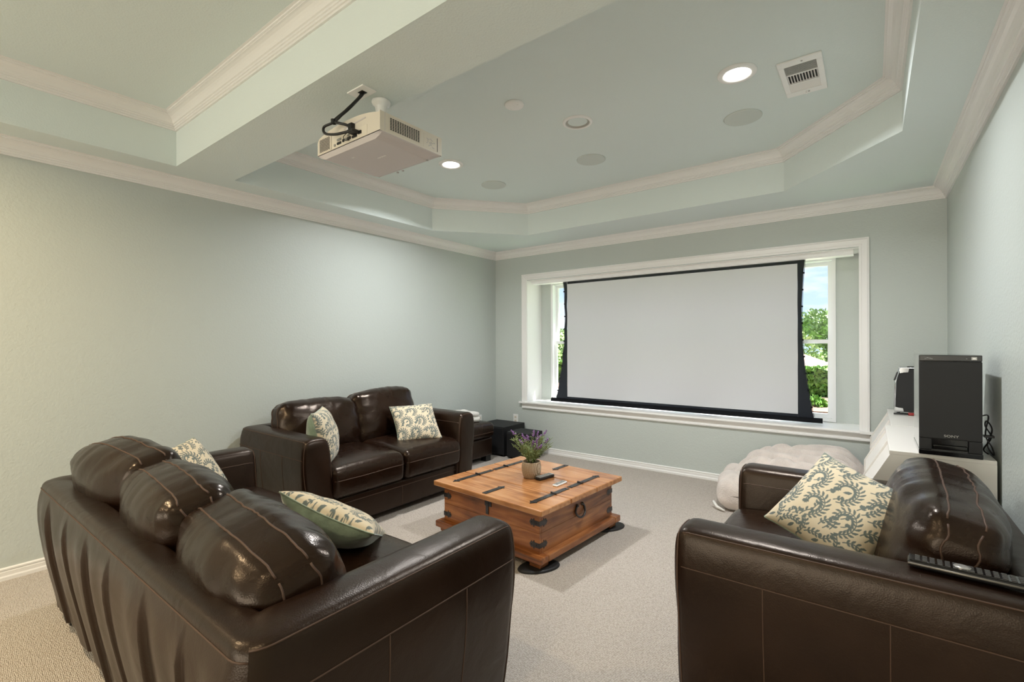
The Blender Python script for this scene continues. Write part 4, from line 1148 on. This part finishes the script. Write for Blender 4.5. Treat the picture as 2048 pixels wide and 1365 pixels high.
# ------------------------------------------------------------------ two black speakers in the left corner
def woofer(label, x0, x1, y0, y1, h):
    r = empty('subwoofer_box', ((x0 + x1) / 2, (y0 + y1) / 2, 0), 0, label, 'speaker', 'black speaker boxes in the left corner')
    a, b = (x1 - x0) / 2, (y1 - y0) / 2
    MB().cbox(-a, a, -b, b, .016, h, .004).build('cabinet_box', M_blackm, r)
    MB().cbox(-a + .006, a - .006, -b - .010, -b, .03, h - .012, .004).build('front_grille', M_blackm, r)
    MB().lathe([(.125, 0), (.12, .006), (.10, .004), (.06, -.004), (0, .004)], (0, 0, 0), 32).build('driver', M_rubber, r, True, loc=(a, 0, h / 2), rot=(0, R(90), 0))
    for sx in (-1, 1):
        for sy in (-1, 1): MB().lathe([(.016, 0), (.016, .017), (0, .017)], (sx * (a - .03), sy * (b - .03), 0), 12).build('foot', M_rubber, r, True)
woofer('larger black speaker box in the back left corner', -3.785, -3.352, 4.262, 4.675, .338)
woofer('smaller black speaker box beside the larger one below the window', -3.295, -3.00, 4.245, 4.53, .300)

# ------------------------------------------------------------------ throw on the ottoman, outlets
tw = empty('knit_throw', (-3.60, 3.83, .445), 0, 'folded white knitted throw on the ottoman', 'throw')
def tfn(P):
    P = P.copy(); P[:, 2] += wob(P, 24, 1) * .006; P[:, 1] += wob(P, 20, 2) * .005; return P
soft('fold', (.34, .26, .055), .026, M_knit, tw, (0, 0, .0285), n=(14, 10, 3), kr=3, fn=tfn)
soft('fold', (.32, .24, .05), .024, M_knit, tw, (.005, .0, .082), (0, 0, R(3)), n=(14, 10, 3), kr=3, fn=tfn)
def outlet(label, loc, rotz):
    r = empty('wall_outlet', loc, rotz, label, 'outlet', 'white wall outlets')
    MB().cbox(-.036, .036, -.007, 0, -.058, .058, .003).build('plate', M_white, r)
    for z in (-.022, .022):
        so = MB().cbox(-.017, .017, -.009, -.005, z - .014, z + .014, .002).build('socket', M_cream, r)
        MB().box(-.008, -.0055, -.0095, -.0088, z - .005, z + .006).box(.0055, .008, -.0095, -.0088, z - .005, z + .006).build('slot', M_dark, so)
outlet('white outlet on the back wall above the speaker boxes', (-3.512, D - .001, .365), 0)
outlet('pale outlet on the left wall behind the ottoman', (XL + .001, 4.39, .365), R(90))

# ------------------------------------------------------------------ outside the window
GZ = -1.25
M_drive = mat('concrete_drive', (132, 123, 118), .9, vary=(.6, .08))
M_mulch = mat('mulch_bed', (132, 106, 88), .95, bump=(8, .6, .1), vary=(4, .35))
M_lawn = mat('lawn', (112, 140, 70), .95, vary=(1.5, .25))
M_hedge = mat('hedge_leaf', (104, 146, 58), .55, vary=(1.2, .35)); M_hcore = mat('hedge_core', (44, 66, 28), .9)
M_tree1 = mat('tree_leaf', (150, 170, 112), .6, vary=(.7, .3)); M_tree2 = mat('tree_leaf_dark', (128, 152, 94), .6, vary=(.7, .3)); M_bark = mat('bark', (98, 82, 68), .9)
M_roof = mat('roof_tile', (206, 180, 168), .85, vary=(2, .12)); M_stucco = mat('stucco', (222, 208, 192), .9)
MB().box(-90, 60, 5.6, 120, GZ - .2, GZ).build('ground', M_lawn)
tag(bpy.data.objects['ground'], 'green lawn beyond the window', kind='structure')
MB().box(-60, 30, 8, 20.2, GZ, GZ + .02).build('driveway', M_drive); tag(bpy.data.objects['driveway'], 'pale concrete driveway outside below the window', kind='structure')
MB().box(-40, 20, 20.2, 25.6, GZ, GZ + .06).build('garden_bed', M_mulch); tag(bpy.data.objects['garden_bed'], 'brown mulch bed in front of the hedge', kind='structure')
def leafmesh(pts, size, seed):
    r = np.random.default_rng(seed); n = len(pts)
    d = r.normal(size=(n, 3)); d /= np.linalg.norm(d, axis=1, keepdims=True); e = np.cross(d, r.normal(size=(n, 3))); e /= np.linalg.norm(e, axis=1, keepdims=True)
    s = size * r.uniform(.6, 1.3, (n, 1)); P = np.asarray(pts)
    V = np.stack([P - d * s, P + e * s * .45, P + d * s, P - e * s * .45], 1).reshape(-1, 3)
    return V, [(4 * i, 4 * i + 1, 4 * i + 2, 4 * i + 3) for i in range(n)]
def hedge(x0, x1, y0, y1, z1, n, seed):
    r = np.random.default_rng(seed); h = empty('hedge', ((x0 + x1) / 2, (y0 + y1) / 2, GZ), 0, 'long clipped green hedge outside the window', 'hedge')
    off = np.array([(x0 + x1) / 2, (y0 + y1) / 2, GZ])
    a = np.stack([r.uniform(x0, x1, n), y0 + np.abs(r.normal(0, .10, n)), r.uniform(GZ + .1, z1, n)], 1)
    b = np.stack([r.uniform(x0, x1, n // 2), r.uniform(y0, y1, n // 2), z1 - np.abs(r.normal(0, .06, n // 2))], 1)
    P = np.concatenate([a, b]); P[:, 1] += .12 * np.sin(P[:, 0] * 2.3); V, F = leafmesh(P - off, .13, seed)
    mobj('foliage', V, F, M_hedge, h)['kind'] = 'stuff'
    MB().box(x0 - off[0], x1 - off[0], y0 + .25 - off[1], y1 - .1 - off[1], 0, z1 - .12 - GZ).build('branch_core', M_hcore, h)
hedge(-24, 5, 25.6, 27.4, .10, 14000, 3)
def tree(label, x, y, zb, hgt, rad, n, seed, ml, nm='tree'):
    r = np.random.default_rng(seed); t = empty(nm, (x, y, GZ), 0, label, 'tree', 'trees beyond the hedge')
    tr = [(0, 0, 0), (.1, 0, hgt * .25), (-.05, .1, hgt * .5), (0, 0, hgt * .75)]
    MB().tube(crom(tr, 3), list(np.linspace(.22, .06, 10)), 8).build('trunk', M_bark, t, True)
    cs = [(r.normal(0, rad * .42), r.normal(0, rad * .35), zb + r.uniform(.1, .95) * (hgt - zb), rad * r.uniform(.35, .6)) for _ in range(9)]
    pts = []
    for cx, cy, cz, cr in cs:
        q = r.normal(size=(n // 9, 3)); q /= np.linalg.norm(q, axis=1, keepdims=True); pts.append(np.array([cx, cy, cz]) + q * cr * r.uniform(.5, 1.05, (n // 9, 1)) * np.array([1, 1, .8]))
    V, F = leafmesh(np.concatenate(pts), .17, seed); mobj('foliage', V, F, ml, t)['kind'] = 'stuff'
tree('leafy tree rising right behind the hedge at the window edge', -1.3, 36, .8, 4.4, 2.0, 5200, 21, M_tree2)
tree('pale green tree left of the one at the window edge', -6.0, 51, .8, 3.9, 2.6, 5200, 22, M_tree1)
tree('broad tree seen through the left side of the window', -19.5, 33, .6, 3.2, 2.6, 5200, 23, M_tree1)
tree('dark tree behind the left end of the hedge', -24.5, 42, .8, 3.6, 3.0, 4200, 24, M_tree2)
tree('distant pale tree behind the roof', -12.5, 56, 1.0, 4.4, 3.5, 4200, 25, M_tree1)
def shrub(label, x, y, s, seed, ml):
    r = np.random.default_rng(seed); q = r.normal(size=(500, 3)); q /= np.linalg.norm(q, axis=1, keepdims=True); q[:, 2] = np.abs(q[:, 2])
    t = empty('shrub', (x, y, GZ + .05), 0, label, 'shrub'); V, F = leafmesh(q * s * r.uniform(.6, 1, (500, 1)), .09, seed); mobj('foliage', V, F, ml, t)['kind'] = 'stuff'
    MB().tube([(0, 0, 0), (0, 0, s * .6)], .03, 6).build('stem', M_bark, t)
shrub('low rounded shrub in the mulch bed by the window edge', -1.75, 21.8, .42, 31, M_hedge); shrub('small pale shrub in the bed left of the rounded one', -2.5, 21.4, .30, 32, M_tree1)
hs_ = empty('house', (-8, 40, GZ), 0, 'neighbouring house with a pinkish hipped roof', 'house')
MB().box(-5.0, 4.6, 0, 7, 0, .9).build('wall', M_stucco, hs_)
mobj('roof', [(-5.5, -.5, .8), (5.2, -.5, .8), (5.2, 7.5, .8), (-5.5, 7.5, .8), (-1.5, 3.5, 2.7), (1.0, 3.5, 2.7)], [(0, 1, 5, 4), (1, 2, 5), (2, 3, 4, 5), (3, 0, 4), (0, 3, 2, 1)], M_roof, hs_)
for x in (1.2, 3.0):
    w = MB().box(x, x + .9, -.03, 0, .2, .75).build('window', M_trim, hs_); MB().box(x + .06, x + .84, -.04, -.03, .25, .70).build('pane', M_gloss, w)
